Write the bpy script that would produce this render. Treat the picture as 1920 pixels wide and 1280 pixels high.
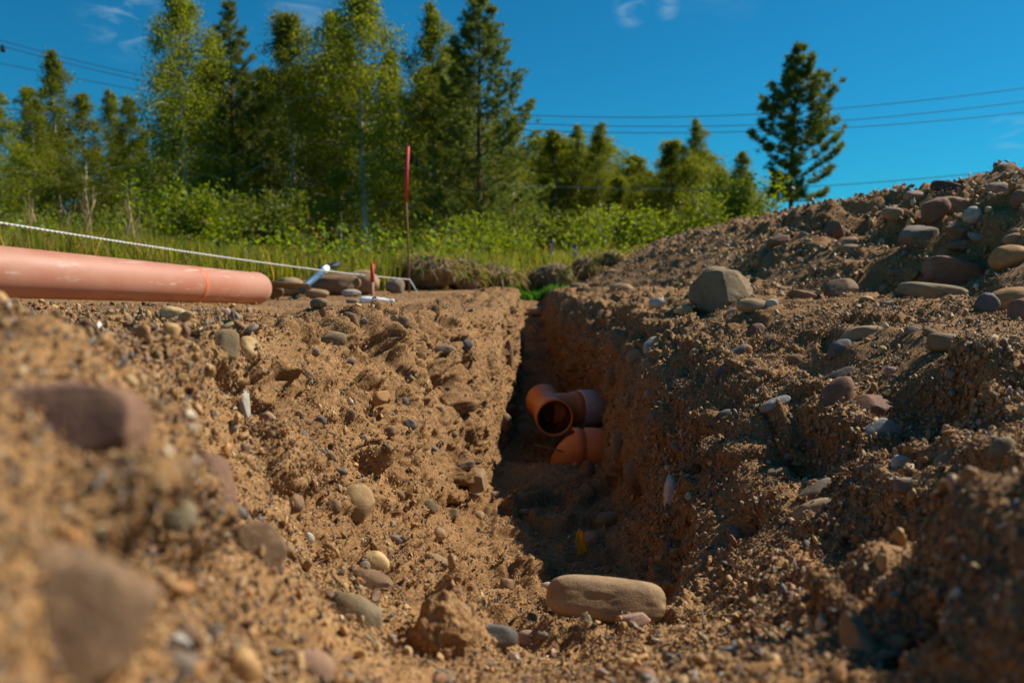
import bpy, math, random, re
import numpy as np
from mathutils import Vector, Matrix, Euler
from mathutils.bvhtree import BVHTree

SC = bpy.context.scene
for o in list(bpy.data.objects):
    bpy.data.objects.remove(o)
COL = SC.collection
R = math.radians
rng = np.random.default_rng(11)
random.seed(5)

# ------------------------------------------------------------------ camera
CAM_Z = 0.10
FPX = 1920 * 28.0 / 36.0
PITCH = math.atan(120 / FPX)
cd = bpy.data.cameras.new('camera')
cam = bpy.data.objects.new('camera', cd)
COL.objects.link(cam)
cd.lens = 28.0
cd.sensor_width = 36.0
cd.clip_start = 0.02
cd.clip_end = 2000
cam.location = (0, 0, CAM_Z)
cam.rotation_euler = (math.pi / 2 - PITCH, 0, 0)
cd.dof.use_dof = True
cd.dof.focus_distance = 1.22
cd.dof.aperture_fstop = 6.3
cd.dof.aperture_blades = 0
SC.camera = cam

# ------------------------------------------------------------------ sky and sun
SUN_DIR = Vector((0.80, 0.27, 0.82)).normalized()      # towards the sun
SUN_EL = math.asin(SUN_DIR.z)
SUN_AZ = math.atan2(SUN_DIR.x, SUN_DIR.y)
w = bpy.data.worlds.new('World')
SC.world = w
w.use_nodes = True
nt = w.node_tree
nt.nodes.clear()
N = nt.nodes.new
L = nt.links.new
out = N('ShaderNodeOutputWorld')
bg = N('ShaderNodeBackground')
bg.inputs['Strength'].default_value = 0.061
sky = N('ShaderNodeTexSky')
sky.sky_type = 'NISHITA'
sky.sun_disc = False
sky.sun_elevation = SUN_EL
sky.sun_rotation = SUN_AZ
sky.altitude = 0
sky.air_density = 1.0
sky.dust_density = 0.25
sky.ozone_density = 3.0
grade = N('ShaderNodeMix'); grade.data_type = 'RGBA'; grade.blend_type = 'MULTIPLY'
grade.inputs[0].default_value = 1.0
grade.inputs[7].default_value = (0.09, 0.80, 1.06, 1)
L(sky.outputs[0], grade.inputs[6])
tc = N('ShaderNodeTexCoord')
nrm = N('ShaderNodeVectorMath'); nrm.operation = 'NORMALIZE'
L(tc.outputs['Generated'], nrm.inputs[0])


def px_dir(px, py):
    v = Vector(((px - 960) / FPX, (640 - py) / FPX, -1.0))
    v.rotate(cam.rotation_euler)
    return v.normalized()


mp = N('ShaderNodeMapping')
mp.inputs['Scale'].default_value = (9, 9, 30)
mp.inputs['Rotation'].default_value = (0.0, 0.5, 0)
L(nrm.outputs[0], mp.inputs[0])
nz = N('ShaderNodeTexNoise'); nz.inputs['Scale'].default_value = 1.6; nz.inputs['Detail'].default_value = 8
nz.inputs['Distortion'].default_value = 0.9
L(mp.outputs[0], nz.inputs['Vector'])
acc = None
for (px, py, rad, amp) in [(235, 25, .06, .45), (1182, 16, .025, .7), (1252, 12, .018, 1.0),
                           (560, 15, .05, .2), (1900, 252, .03, .35), (1400, -420, .25, .6)]:
    d = px_dir(px, py)
    dist = N('ShaderNodeVectorMath'); dist.operation = 'DISTANCE'
    L(nrm.outputs[0], dist.inputs[0]); dist.inputs[1].default_value = d
    mr = N('ShaderNodeMapRange'); mr.interpolation_type = 'SMOOTHSTEP'
    mr.inputs['From Min'].default_value = rad; mr.inputs['From Max'].default_value = 0.0
    mr.inputs['To Min'].default_value = 0; mr.inputs['To Max'].default_value = amp
    L(dist.outputs['Value'], mr.inputs[0])
    if acc is None:
        acc = mr.outputs[0]
    else:
        ad = N('ShaderNodeMath'); ad.operation = 'MAXIMUM'
        L(acc, ad.inputs[0]); L(mr.outputs[0], ad.inputs[1]); acc = ad.outputs[0]
th = N('ShaderNodeMapRange')
th.inputs['From Min'].default_value = 0.48; th.inputs['From Max'].default_value = 0.72
L(nz.outputs[0], th.inputs[0])
mu = N('ShaderNodeMath'); mu.operation = 'MULTIPLY'
L(acc, mu.inputs[0]); L(th.outputs[0], mu.inputs[1])
cm = N('ShaderNodeMix'); cm.data_type = 'RGBA'
L(mu.outputs[0], cm.inputs[0]); L(grade.outputs[2], cm.inputs[6]); cm.inputs[7].default_value = (6.2, 8.0, 9.5, 1)
L(cm.outputs[2], bg.inputs[0])
L(bg.outputs[0], out.inputs[0])

sd = bpy.data.lights.new('sun', 'SUN')
sd.energy = 4.6
sd.angle = R(0.55)
sd.color = (1.0, 0.93, 0.82)
sun = bpy.data.objects.new('sun', sd)
COL.objects.link(sun)
sun.rotation_euler = SUN_DIR.to_track_quat('Z', 'Y').to_euler()
sun.location = (8, 3, 12)

SC.view_settings.view_transform = 'Standard'
SC.view_settings.look = 'None'
SC.view_settings.gamma = 1
SC.view_settings.use_curve_mapping = False
SC.view_settings.exposure = 0.46
SC.render.engine = 'CYCLES'
SC.cycles.max_bounces = 8
SC.cycles.diffuse_bounces = 6
SC.cycles.transmission_bounces = 3
SC.cycles.transparent_max_bounces = 6


# ------------------------------------------------------------------ helpers
def tag(o, label=None, cat=None, group=None, kind=None):
    if label: o['label'] = label
    if cat: o['category'] = cat
    if group: o['group'] = group
    if kind: o['kind'] = kind
    return o


def empty(name, loc=(0, 0, 0), rz=0.0):
    o = bpy.data.objects.new(name, None)
    COL.objects.link(o)
    o.empty_display_size = 0.05
    o.location = loc
    o.rotation_euler = (0, 0, rz)
    return o


def mesh_np(name, verts, faces, smooth=True, mat=None, tint=None):
    """verts (n,3); faces: list of index arrays (m,k), one array for each polygon size k"""
    me = bpy.data.meshes.new(name)
    if not isinstance(faces, (list, tuple)):
        faces = [faces]
    faces = [np.asarray(f, dtype=np.int32) for f in faces if len(f)]
    verts = np.asarray(verts, dtype=np.float32)
    me.vertices.add(len(verts))
    me.vertices.foreach_set('co', verts.ravel())
    loops = np.concatenate([f.ravel() for f in faces]) if faces else np.zeros(0, np.int32)
    tot = np.concatenate([np.full(len(f), f.shape[1], np.int32) for f in faces]) if faces else np.zeros(0, np.int32)
    start = np.concatenate([[0], np.cumsum(tot)[:-1]]).astype(np.int32) if len(tot) else tot
    me.loops.add(len(loops))
    me.loops.foreach_set('vertex_index', loops)
    me.polygons.add(len(tot))
    me.polygons.foreach_set('loop_start', start)
    me.polygons.foreach_set('loop_total', tot)
    me.polygons.foreach_set('use_smooth', np.full(len(tot), smooth, dtype=bool))
    if tint is not None:
        a = me.color_attributes.new('tint', 'FLOAT_COLOR', 'POINT')
        c = np.ones((len(verts), 4), np.float32); c[:, :3] = tint
        a.data.foreach_set('color', c.ravel())
    me.update(calc_edges=True)
    if mat: me.materials.append(mat)
    return me


def link(name, me, parent=None, loc=None):
    o = bpy.data.objects.new(name, me)
    COL.objects.link(o)
    if parent: o.parent = parent
    if loc is not None: o.location = loc
    return o


def revolve_me(name, prof, mat, seg=48, start=(0, 0, 0), axis=(0, 0, 1)):
    """prof: list of (r, t) along the axis; closed in on itself by the caller"""
    q = Vector(axis).to_track_quat('Z', 'Y').to_matrix()
    s = Vector(start)
    vs = []
    for r_, t in prof:
        for k in range(seg):
            a = 2 * math.pi * k / seg
            vs.append(s + q @ Vector((r_ * math.cos(a), r_ * math.sin(a), t)))
    fs = []
    for i in range(len(prof) - 1):
        for k in range(seg):
            k2 = (k + 1) % seg
            fs.append((i * seg + k, i * seg + k2, (i + 1) * seg + k2, (i + 1) * seg + k))
    return mesh_np(name, [tuple(v) for v in vs], np.array(fs), True, mat)


def tube_arrays(pts, rads, seg=8, cap=True):
    pts = [Vector(p) for p in pts]
    n = len(pts)
    vs, fs, caps = [], [], []
    t0 = (pts[1] - pts[0]).normalized()
    up = Vector((0, 0, 1)) if abs(t0.z) < .9 else Vector((1, 0, 0))
    a = t0.cross(up).normalized()
    for i in range(n):
        t = (pts[min(i + 1, n - 1)] - pts[max(i - 1, 0)]).normalized()
        a = (a - t * a.dot(t)).normalized()
        b = t.cross(a)
        for k in range(seg):
            an = 2 * math.pi * k / seg
            vs.append(pts[i] + (a * math.cos(an) + b * math.sin(an)) * rads[i])
    for i in range(n - 1):
        for k in range(seg):
            k2 = (k + 1) % seg
            fs.append((i * seg + k, i * seg + k2, (i + 1) * seg + k2, (i + 1) * seg + k))
    return np.array([tuple(v) for v in vs]), np.array(fs)


def tube_me(name, pts, rads, mat, seg=8):
    v, f = tube_arrays(pts, rads, seg)
    n = len(v)
    v = np.vstack([v, [tuple(pts[0])], [tuple(pts[-1])]])
    tr = [(n, (k + 1) % seg, k) for k in range(seg)] + [(n + 1, n - seg + k, n - seg + (k + 1) % seg) for k in range(seg)]
    return mesh_np(name, v, [f, np.array(tr)], True, mat)


class Acc:
    def __init__(s): s.v, s.q, s.n = [], [], 0
    def add(s, v, q):
        s.v.append(np.asarray(v, float)); s.q.append(np.asarray(q) + s.n); s.n += len(v)
    def tube(s, pts, rads, seg=6): s.add(*tube_arrays(pts, rads, seg))
    def build(s, name, mat, smooth=True): return mesh_np(name, np.vstack(s.v), np.vstack(s.q), smooth, mat)


def _h(ix, iy, iz, seed):
    h = (ix.astype(np.uint32) * np.uint32(374761393) + iy.astype(np.uint32) * np.uint32(668265263)
         + iz.astype(np.uint32) * np.uint32(2147483647) + np.uint32((seed * 974711 + 1013) & 0xffffffff))
    h = (h ^ (h >> np.uint32(13))) * np.uint32(1274126177)
    h ^= (h >> np.uint32(16))
    h = h * np.uint32(2246822519)
    h ^= (h >> np.uint32(15))
    return (h & np.uint32(0xffffff)).astype(np.float32) / np.float32(0x7fffff) - 1.0


def vnoise(P, seed=0):
    P = np.asarray(P, np.float64)
    i = np.floor(P).astype(np.int64)
    f = (P - i).astype(np.float32)
    u = f * f * f * (f * (f * 6 - 15) + 10)
    r_ = 0
    for dx in (0, 1):
        for dy in (0, 1):
            for dz in (0, 1):
                wgt = (u[:, 0] if dx else 1 - u[:, 0]) * (u[:, 1] if dy else 1 - u[:, 1]) * (u[:, 2] if dz else 1 - u[:, 2])
                r_ = r_ + wgt * _h(i[:, 0] + dx, i[:, 1] + dy, i[:, 2] + dz, seed)
    return r_


def fbm(P, sc, octv=3, seed=0, gain=.5):
    P = np.asarray(P)
    s_, a, t = 0, 1.0, 0
    for k in range(octv):
        s_ = s_ + a * vnoise(P * sc * (2.03 ** k) + k * 17.3, seed + k)
        t += a; a *= gain
    return s_ / t


def worley(P, sc, seed=0):
    P = np.asarray(P, np.float64) * sc
    i = np.floor(P).astype(np.int64)
    f1 = np.full(len(P), 9.0, np.float32); f2 = f1.copy(); idv = np.zeros(len(P), np.float32)
    for dx in (-1, 0, 1):
        for dy in (-1, 0, 1):
            for dz in (-1, 0, 1):
                a, b_, c_ = i[:, 0] + dx, i[:, 1] + dy, i[:, 2] + dz
                d = (a + .5 + .42 * _h(a, b_, c_, seed) - P[:, 0]) ** 2 + (b_ + .5 + .42 * _h(a, b_, c_, seed + 1) - P[:, 1]) ** 2 + (c_ + .5 + .42 * _h(a, b_, c_, seed + 2) - P[:, 2]) ** 2
                d = np.sqrt(d).astype(np.float32)
                m = d < f1
                f2 = np.where(m, f1, np.minimum(f2, d))
                idv = np.where(m, _h(a, b_, c_, seed + 3), idv)
                f1 = np.where(m, d, f1)
    return f1, f2, idv


def sstep(a, b, x):
    t = np.clip((x - a) / (b - a), 0, 1)
    return t * t * (3 - 2 * t)


# ------------------------------------------------------------------ materials
def newmat(name):
    m = bpy.data.materials.new(name)
    m.use_nodes = True
    t = m.node_tree
    b = t.nodes['Principled BSDF']
    b.inputs['Specular IOR Level'].default_value = 0.25
    return m, t, b


def coords(t, scale=1.0, kind='Object'):
    c = t.nodes.new('ShaderNodeTexCoord')
    m = t.nodes.new('ShaderNodeMapping')
    m.inputs['Scale'].default_value = (scale, scale, scale)
    t.links.new(c.outputs[kind], m.inputs[0])
    return m.outputs[0]


def noise(t, vec, scale, detail=4, rough=.55, dist=0):
    n = t.nodes.new('ShaderNodeTexNoise')
    n.inputs['Scale'].default_value = scale
    n.inputs['Detail'].default_value = detail
    n.inputs['Roughness'].default_value = rough
    n.inputs['Distortion'].default_value = dist
    t.links.new(vec, n.inputs['Vector'])
    return n.outputs[0]


def ramp(t, fac, stops):
    r_ = t.nodes.new('ShaderNodeValToRGB')
    e = r_.color_ramp.elements
    while len(e) < len(stops): e.new(0.5)
    for i, (p, c) in enumerate(stops):
        e[i].position = p
        e[i].color = (c[0], c[1], c[2], 1) if len(c) == 3 else c
    t.links.new(fac, r_.inputs[0])
    return r_.outputs[0]


def mix(t, fac, a, b, mode='MIX'):
    m = t.nodes.new('ShaderNodeMix'); m.data_type = 'RGBA'; m.blend_type = mode
    for sock, v in ((0, fac), (6, a), (7, b)):
        if isinstance(v, (int, float)): m.inputs[sock].default_value = v
        elif isinstance(v, (tuple, list)): m.inputs[sock].default_value = (*v[:3], 1)
        else: t.links.new(v, m.inputs[sock])
    return m.outputs[2]


def bump(t, b, h, strength, dist):
    n = t.nodes.new('ShaderNodeBump')
    n.inputs['Strength'].default_value = strength
    n.inputs['Distance'].default_value = dist
    t.links.new(h, n.inputs['Height'])
    t.links.new(n.outputs[0], b.inputs['Normal'])
    return n


# sandy soil
M_SOIL, t, b = newmat('sandy_soil')
v = coords(t)
big = noise(t, v, 3.2, 5, .6)
mid = noise(t, v, 22, 5, .65)
base = mix(t, ramp(t, big, [(.3, (0, 0, 0)), (.7, (1, 1, 1))]), (.225, .118, .048), (.350, .180, .066))
base = mix(t, ramp(t, mid, [(.35, (0, 0, 0)), (.75, (1, 1, 1))]), base, (.175, .090, .036))
vo = t.nodes.new('ShaderNodeTexVoronoi'); vo.inputs['Scale'].default_value = 420
t.links.new(v, vo.inputs['Vector'])
sx = t.nodes.new('ShaderNodeSeparateColor'); t.links.new(vo.outputs['Color'], sx.inputs[0])
grain = ramp(t, sx.outputs[0], [(0, (.13, .08, .045)), (.18, (.20, .115, .05)), (.4, (.31, .165, .06)), (.72, (.41, .22, .08)), (.9, (.52, .33, .16)), (1, (.30, .23, .17))])
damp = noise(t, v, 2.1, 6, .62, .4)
base = mix(t, .50, base, grain)
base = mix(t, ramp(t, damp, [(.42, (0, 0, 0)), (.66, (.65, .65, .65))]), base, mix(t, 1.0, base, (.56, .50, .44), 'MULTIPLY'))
# far from the dig the topsoil is dark and mossy
sepx = t.nodes.new('ShaderNodeSeparateXYZ'); t.links.new(v, sepx.inputs[0])
my = t.nodes.new('ShaderNodeMapRange'); my.inputs['From Min'].default_value = 6.6; my.inputs['From Max'].default_value = 7.6
t.links.new(sepx.outputs[1], my.inputs[0])
base = mix(t, my.outputs[0], base, (.07, .06, .025))
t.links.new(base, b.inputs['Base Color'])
b.inputs['Roughness'].default_value = 0.9
b.inputs['Specular IOR Level'].default_value = 0.15
hh = mix(t, .5, noise(t, v, 260, 3, .6), vo.outputs['Distance'])
bump(t, b, hh, .75, .0022)

M_MEADOW, t, b = newmat('meadow_soil')
v = coords(t)
c = ramp(t, noise(t, v, .8, 6, .6), [(.3, (.045, .05, .015)), (.6, (.075, .085, .02)), (.8, (.12, .09, .04))])
t.links.new(c, b.inputs['Base Color']); b.inputs['Roughness'].default_value = .95
bump(t, b, noise(t, v, 20, 4), .6, .03)

# loose grains and pebbles (tint carried by each instance)
M_GRAIN, t, b = newmat('gravel_grain')
at = t.nodes.new('ShaderNodeAttribute'); at.attribute_type = 'INSTANCER'; at.attribute_name = 'tint'
v = coords(t)
c = mix(t, noise(t, v, 1.7, 3), at.outputs['Color'], (.12, .09, .06), 'MULTIPLY')
c = mix(t, .25, at.outputs['Color'], c)
t.links.new(c, b.inputs['Base Color']); b.inputs['Roughness'].default_value = .62
b.inputs['Specular IOR Level'].default_value = .3


def stone_mat(name, col, spot=(.08, .07, .06), spotty=.35, dusty=.62, rough=.8, vein=None):
    m, t, b = newmat(name)
    v = coords(t)
    oi = t.nodes.new('ShaderNodeObjectInfo')
    ad = t.nodes.new('ShaderNodeVectorMath'); ad.operation = 'ADD'
    cmb = t.nodes.new('ShaderNodeMath'); cmb.operation = 'MULTIPLY'; cmb.inputs[1].default_value = 50
    t.links.new(oi.outputs['Random'], cmb.inputs[0])
    t.links.new(v, ad.inputs[0]); t.links.new(cmb.outputs[0], ad.inputs[1])
    p = ad.outputs[0]
    dark = tuple(x * .55 for x in col)
    lite = tuple(min(x * 1.35, .8) for x in col)
    c = ramp(t, noise(t, p, 28, 7, .65, .6), [(.28, dark), (.5, col), (.75, lite)])
    c = mix(t, ramp(t, noise(t, p, 420, 3, .7), [(.52, (0, 0, 0)), (.66, (spotty,) * 3)]), c, spot)
    if vein:
        c = mix(t, ramp(t, noise(t, p, 16, 3, .5, 2.5), [(.47, (0, 0, 0)), (.5, (.8,) * 3), (.53, (0, 0, 0))]), c, vein)
    # sand that clings to the stone
    c = mix(t, ramp(t, noise(t, p, 34, 8, .75), [(.42, (0, 0, 0)), (.64, (dusty,) * 3)]), c, (.27, .145, .058))
    t.links.new(c, b.inputs['Base Color'])
    b.inputs['Roughness'].default_value = rough
    h = mix(t, .35, noise(t, p, 90, 5, .65), noise(t, p, 600, 3, .6))
    bump(t, b, h, .55, .003)
    return m


SM = {
    'grey': stone_mat('grey_stone', (.21, .175, .135)),
    'slate': stone_mat('slate_stone', (.13, .12, .11), dusty=.25),
    'blue': stone_mat('blue_grey_stone', (.30, .29, .26), spotty=.15, dusty=.2),
    'olive': stone_mat('olive_stone', (.21, .165, .09)),
    'tan': stone_mat('tan_stone', (.36, .24, .13)),
    'gold': stone_mat('golden_stone', (.42, .27, .12), spot=(.14, .09, .06), spotty=.5),
    'cream': stone_mat('cream_stone', (.56, .38, .17), spot=(.4, .24, .08), spotty=.6, dusty=.25),
    'white': stone_mat('white_stone', (.46, .41, .32), spot=(.3, .25, .2), dusty=.25),
    'brown': stone_mat('brown_stone', (.19, .115, .065), vein=(.3, .19, .11)),
    'red': stone_mat('reddish_stone', (.22, .115, .075), vein=(.10, .06, .045)),
    'pink': stone_mat('pink_stone', (.40, .25, .18), spot=(.12, .08, .07), spotty=.6),
    'orange': stone_mat('orange_stone', (.42, .21, .07), spotty=.4),
    'dark': stone_mat('dark_stone', (.06, .055, .05), spot=(.2, .17, .13), dusty=.25),
}


def leaf_mat(name, col, trans=.4, var=.5, rough=.5):
    m, t, b = newmat(name)
    oi = t.nodes.new('ShaderNodeObjectInfo')
    v = coords(t)
    n1 = noise(t, v, 1.3, 3)
    n2 = noise(t, v, 16, 2)
    c = mix(t, ramp(t, n1, [(.35, (0, 0, 0)), (.65, (1, 1, 1))]), tuple(x * (1 - .35 * var) for x in col), tuple(x * (1 + .45 * var) for x in col))
    c = mix(t, ramp(t, n2, [(.4, (0, 0, 0)), (.7, (.8, .8, .8))]), c, (col[0] * 1.6, col[1] * 1.25, col[2] * .7))
    hsv = t.nodes.new('ShaderNodeHueSaturation')
    mr = t.nodes.new('ShaderNodeMapRange'); mr.inputs['To Min'].default_value = .82; mr.inputs['To Max'].default_value = 1.18
    t.links.new(oi.outputs['Random'], mr.inputs[0]); t.links.new(mr.outputs[0], hsv.inputs['Value'])
    t.links.new(c, hsv.inputs['Color'])
    t.links.new(hsv.outputs[0], b.inputs['Base Color'])
    b.inputs['Roughness'].default_value = rough
    tr = t.nodes.new('ShaderNodeBsdfTranslucent')
    t.links.new(mix(t, 1.0, hsv.outputs[0], (1.9, 1.75, .8), 'MULTIPLY'), tr.inputs[0])
    ms = t.nodes.new('ShaderNodeMixShader'); ms.inputs[0].default_value = trans
    t.links.new(b.outputs[0], ms.inputs[1]); t.links.new(tr.outputs[0], ms.inputs[2])
    t.links.new(ms.outputs[0], t.nodes['Material Output'].inputs[0])
    return m


M_BIRCH = leaf_mat('birch_leaf', (.128, .160, .016), trans=.58)
M_PINE = leaf_mat('pine_needle', (.105, .140, .026), trans=.30)
M_BUSH = leaf_mat('bush_leaf', (.150, .205, .010), trans=.5)
M_DBUSH = leaf_mat('dark_bush_leaf', (.115, .150, .016), trans=.45)


def tinted_leaf(name, trans=.4):
    m, t, b = newmat(name)
    at = t.nodes.new('ShaderNodeAttribute'); at.attribute_name = 'tint'
    t.links.new(at.outputs['Color'], b.inputs['Base Color'])
    b.inputs['Roughness'].default_value = .55
    tr = t.nodes.new('ShaderNodeBsdfTranslucent')
    t.links.new(mix(t, 1.0, at.outputs['Color'], (1.8, 1.7, .8), 'MULTIPLY'), tr.inputs[0])
    ms = t.nodes.new('ShaderNodeMixShader'); ms.inputs[0].default_value = trans
    t.links.new(b.outputs[0], ms.inputs[1]); t.links.new(tr.outputs[0], ms.inputs[2])
    t.links.new(ms.outputs[0], t.nodes['Material Output'].inputs[0])
    return m


M_GRASS = tinted_leaf('grass_blade', .52)

M_BARK_B, t, b = newmat('birch_bark')
v = coords(t)
mpn = t.nodes.new('ShaderNodeMapping'); mpn.inputs['Scale'].default_value = (3, 3, 9); t.links.new(v, mpn.inputs[0])
c = ramp(t, noise(t, mpn.outputs[0], 1.6, 5, .7), [(.34, (.08, .065, .05)), (.44, (.54, .46, .34)), (.8, (.78, .69, .54))])
t.links.new(c, b.inputs['Base Color']); b.inputs['Roughness'].default_value = .8
M_BARK_P, t, b = newmat('pine_bark')
v = coords(t)
c = ramp(t, noise(t, v, 9, 5, .7), [(.35, (.07, .045, .03)), (.6, (.19, .10, .055)), (.8, (.30, .16, .08))])
t.links.new(c, b.inputs['Base Color']); b.inputs['Roughness'].default_value = .9
M_TWIG, t, b = newmat('twig_bark')
c = ramp(t, noise(t, coords(t), 30, 4), [(.3, (.09, .06, .035)), (.7, (.22, .15, .09))])
t.links.new(c, b.inputs['Base Color']); b.inputs['Roughness'].default_value = .85


M_STRAW, t, b = newmat('dry_straw')
c = ramp(t, noise(t, coords(t), 20, 4), [(.3, (.28, .17, .08)), (.7, (.48, .33, .17))])
t.links.new(c, b.inputs['Base Color']); b.inputs['Roughness'].default_value = .85


def plastic(name, col, dust=(.55, .36, .24), amt=.5, rough=.4, scale=9, streak=False):
    m, t, b = newmat(name)
    v = coords(t)
    n = noise(t, v, scale, 7, .7)
    c = mix(t, ramp(t, n, [(.38, (0, 0, 0)), (.72, (amt,) * 3)]), col, dust)
    c = mix(t, ramp(t, noise(t, v, 75, 4, .7), [(.62, (0, 0, 0)), (.72, (.45,) * 3)]), c, tuple(x * .6 for x in dust))
    t.links.new(c, b.inputs['Base Color'])
    t.links.new(ramp(t, n, [(.3, (rough,) * 3), (.7, (min(rough + .3, 1),) * 3)]), b.inputs['Roughness'])
    b.inputs['Specular IOR Level'].default_value = .45
    bump(t, b, noise(t, v, 160, 4), .15, .001)
    return m


M_PIPE = plastic('faded_orange_plastic', (.46, .18, .105), (.50, .27, .18), .75, .42, 5)
t = M_PIPE.node_tree; b = t.nodes['Principled BSDF']
mpn = t.nodes.new('ShaderNodeMapping'); mpn.inputs['Scale'].default_value = (60, 2.5, 60); t.links.new(coords(t), mpn.inputs[0])
old = b.inputs['Base Color'].links[0].from_socket
c = mix(t, ramp(t, noise(t, mpn.outputs[0], 1.0, 4, .6), [(.60, (0, 0, 0)), (.66, (.5,) * 3)]), old, (.62, .42, .33))
c = mix(t, ramp(t, noise(t, coords(t), 22, 8, .8), [(.58, (0, 0, 0)), (.70, (.7,) * 3)]), c, (.33, .19, .10))
t.links.new(c, b.inputs['Base Color'])
M_BAND = plastic('orange_mark', (.58, .15, .045), (.55, .25, .14), .4, .45, 20)
M_ORANGE = plastic('orange_plastic', (.70, .20, .045), (.45, .20, .085), .35, .30, 18)
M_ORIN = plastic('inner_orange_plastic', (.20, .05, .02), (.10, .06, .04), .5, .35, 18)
M_RUBBER, t, b = newmat('rubber_seal'); b.inputs['Base Color'].default_value = (.015, .015, .015, 1); b.inputs['Roughness'].default_value = .5
M_DUSTY = plastic('dusty_socket', (.66, .63, .60), (.42, .22, .12), .55, .7, 14)
M_BLUE = plastic('blue_shaft', (.03, .11, .20), (.25, .22, .18), .3, .4, 30)
M_NAVY = plastic('dark_blue_grip', (.025, .035, .06), (.15, .13, .11), .35, .5, 40)
M_WHITE = plastic('white_plastic', (.86, .86, .84), (.75, .72, .66), .25, .4, 30)
M_BLADE = plastic('worn_blade', (.22, .16, .07), (.33, .2, .09), .7, .5, 30)
M_RED = plastic('red_paint', (.62, .035, .03), (.4, .08, .05), .3, .5, 30)
M_PINK = plastic('dusty_stake', (.42, .2, .14), (.45, .22, .12), .5, .7, 30)
M_RUST = plastic('rusty_steel', (.17, .075, .03), (.30, .15, .05), .6, .8, 40)
M_STRING, t, b = newmat('white_string'); b.inputs['Base Color'].default_value = (.72, .70, .66, 1); b.inputs['Roughness'].default_value = .8
M_WIRE, t, b = newmat('power_cable'); b.inputs['Base Color'].default_value = (.10, .13, .16, 1); b.inputs['Roughness'].default_value = .6
M_YELLOW = plastic('yellow_flake', (.75, .36, .015), (.4, .22, .05), .5, .7, 80)
M_PURPLE, t, b = newmat('lupine_petal'); b.inputs['Base Color'].default_value = (.22, .09, .42, 1)
M_PEAT, t, b = newmat('peat_soil')
v = coords(t)
c = ramp(t, noise(t, v, 14, 6, .7), [(.25, (.07, .045, .03)), (.5, (.20, .135, .08)), (.72, (.34, .25, .16))])
t.links.new(c, b.inputs['Base Color']); b.inputs['Roughness'].default_value = .95
bump(t, b, noise(t, v, 60, 5, .7), .8, .015)

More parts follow.
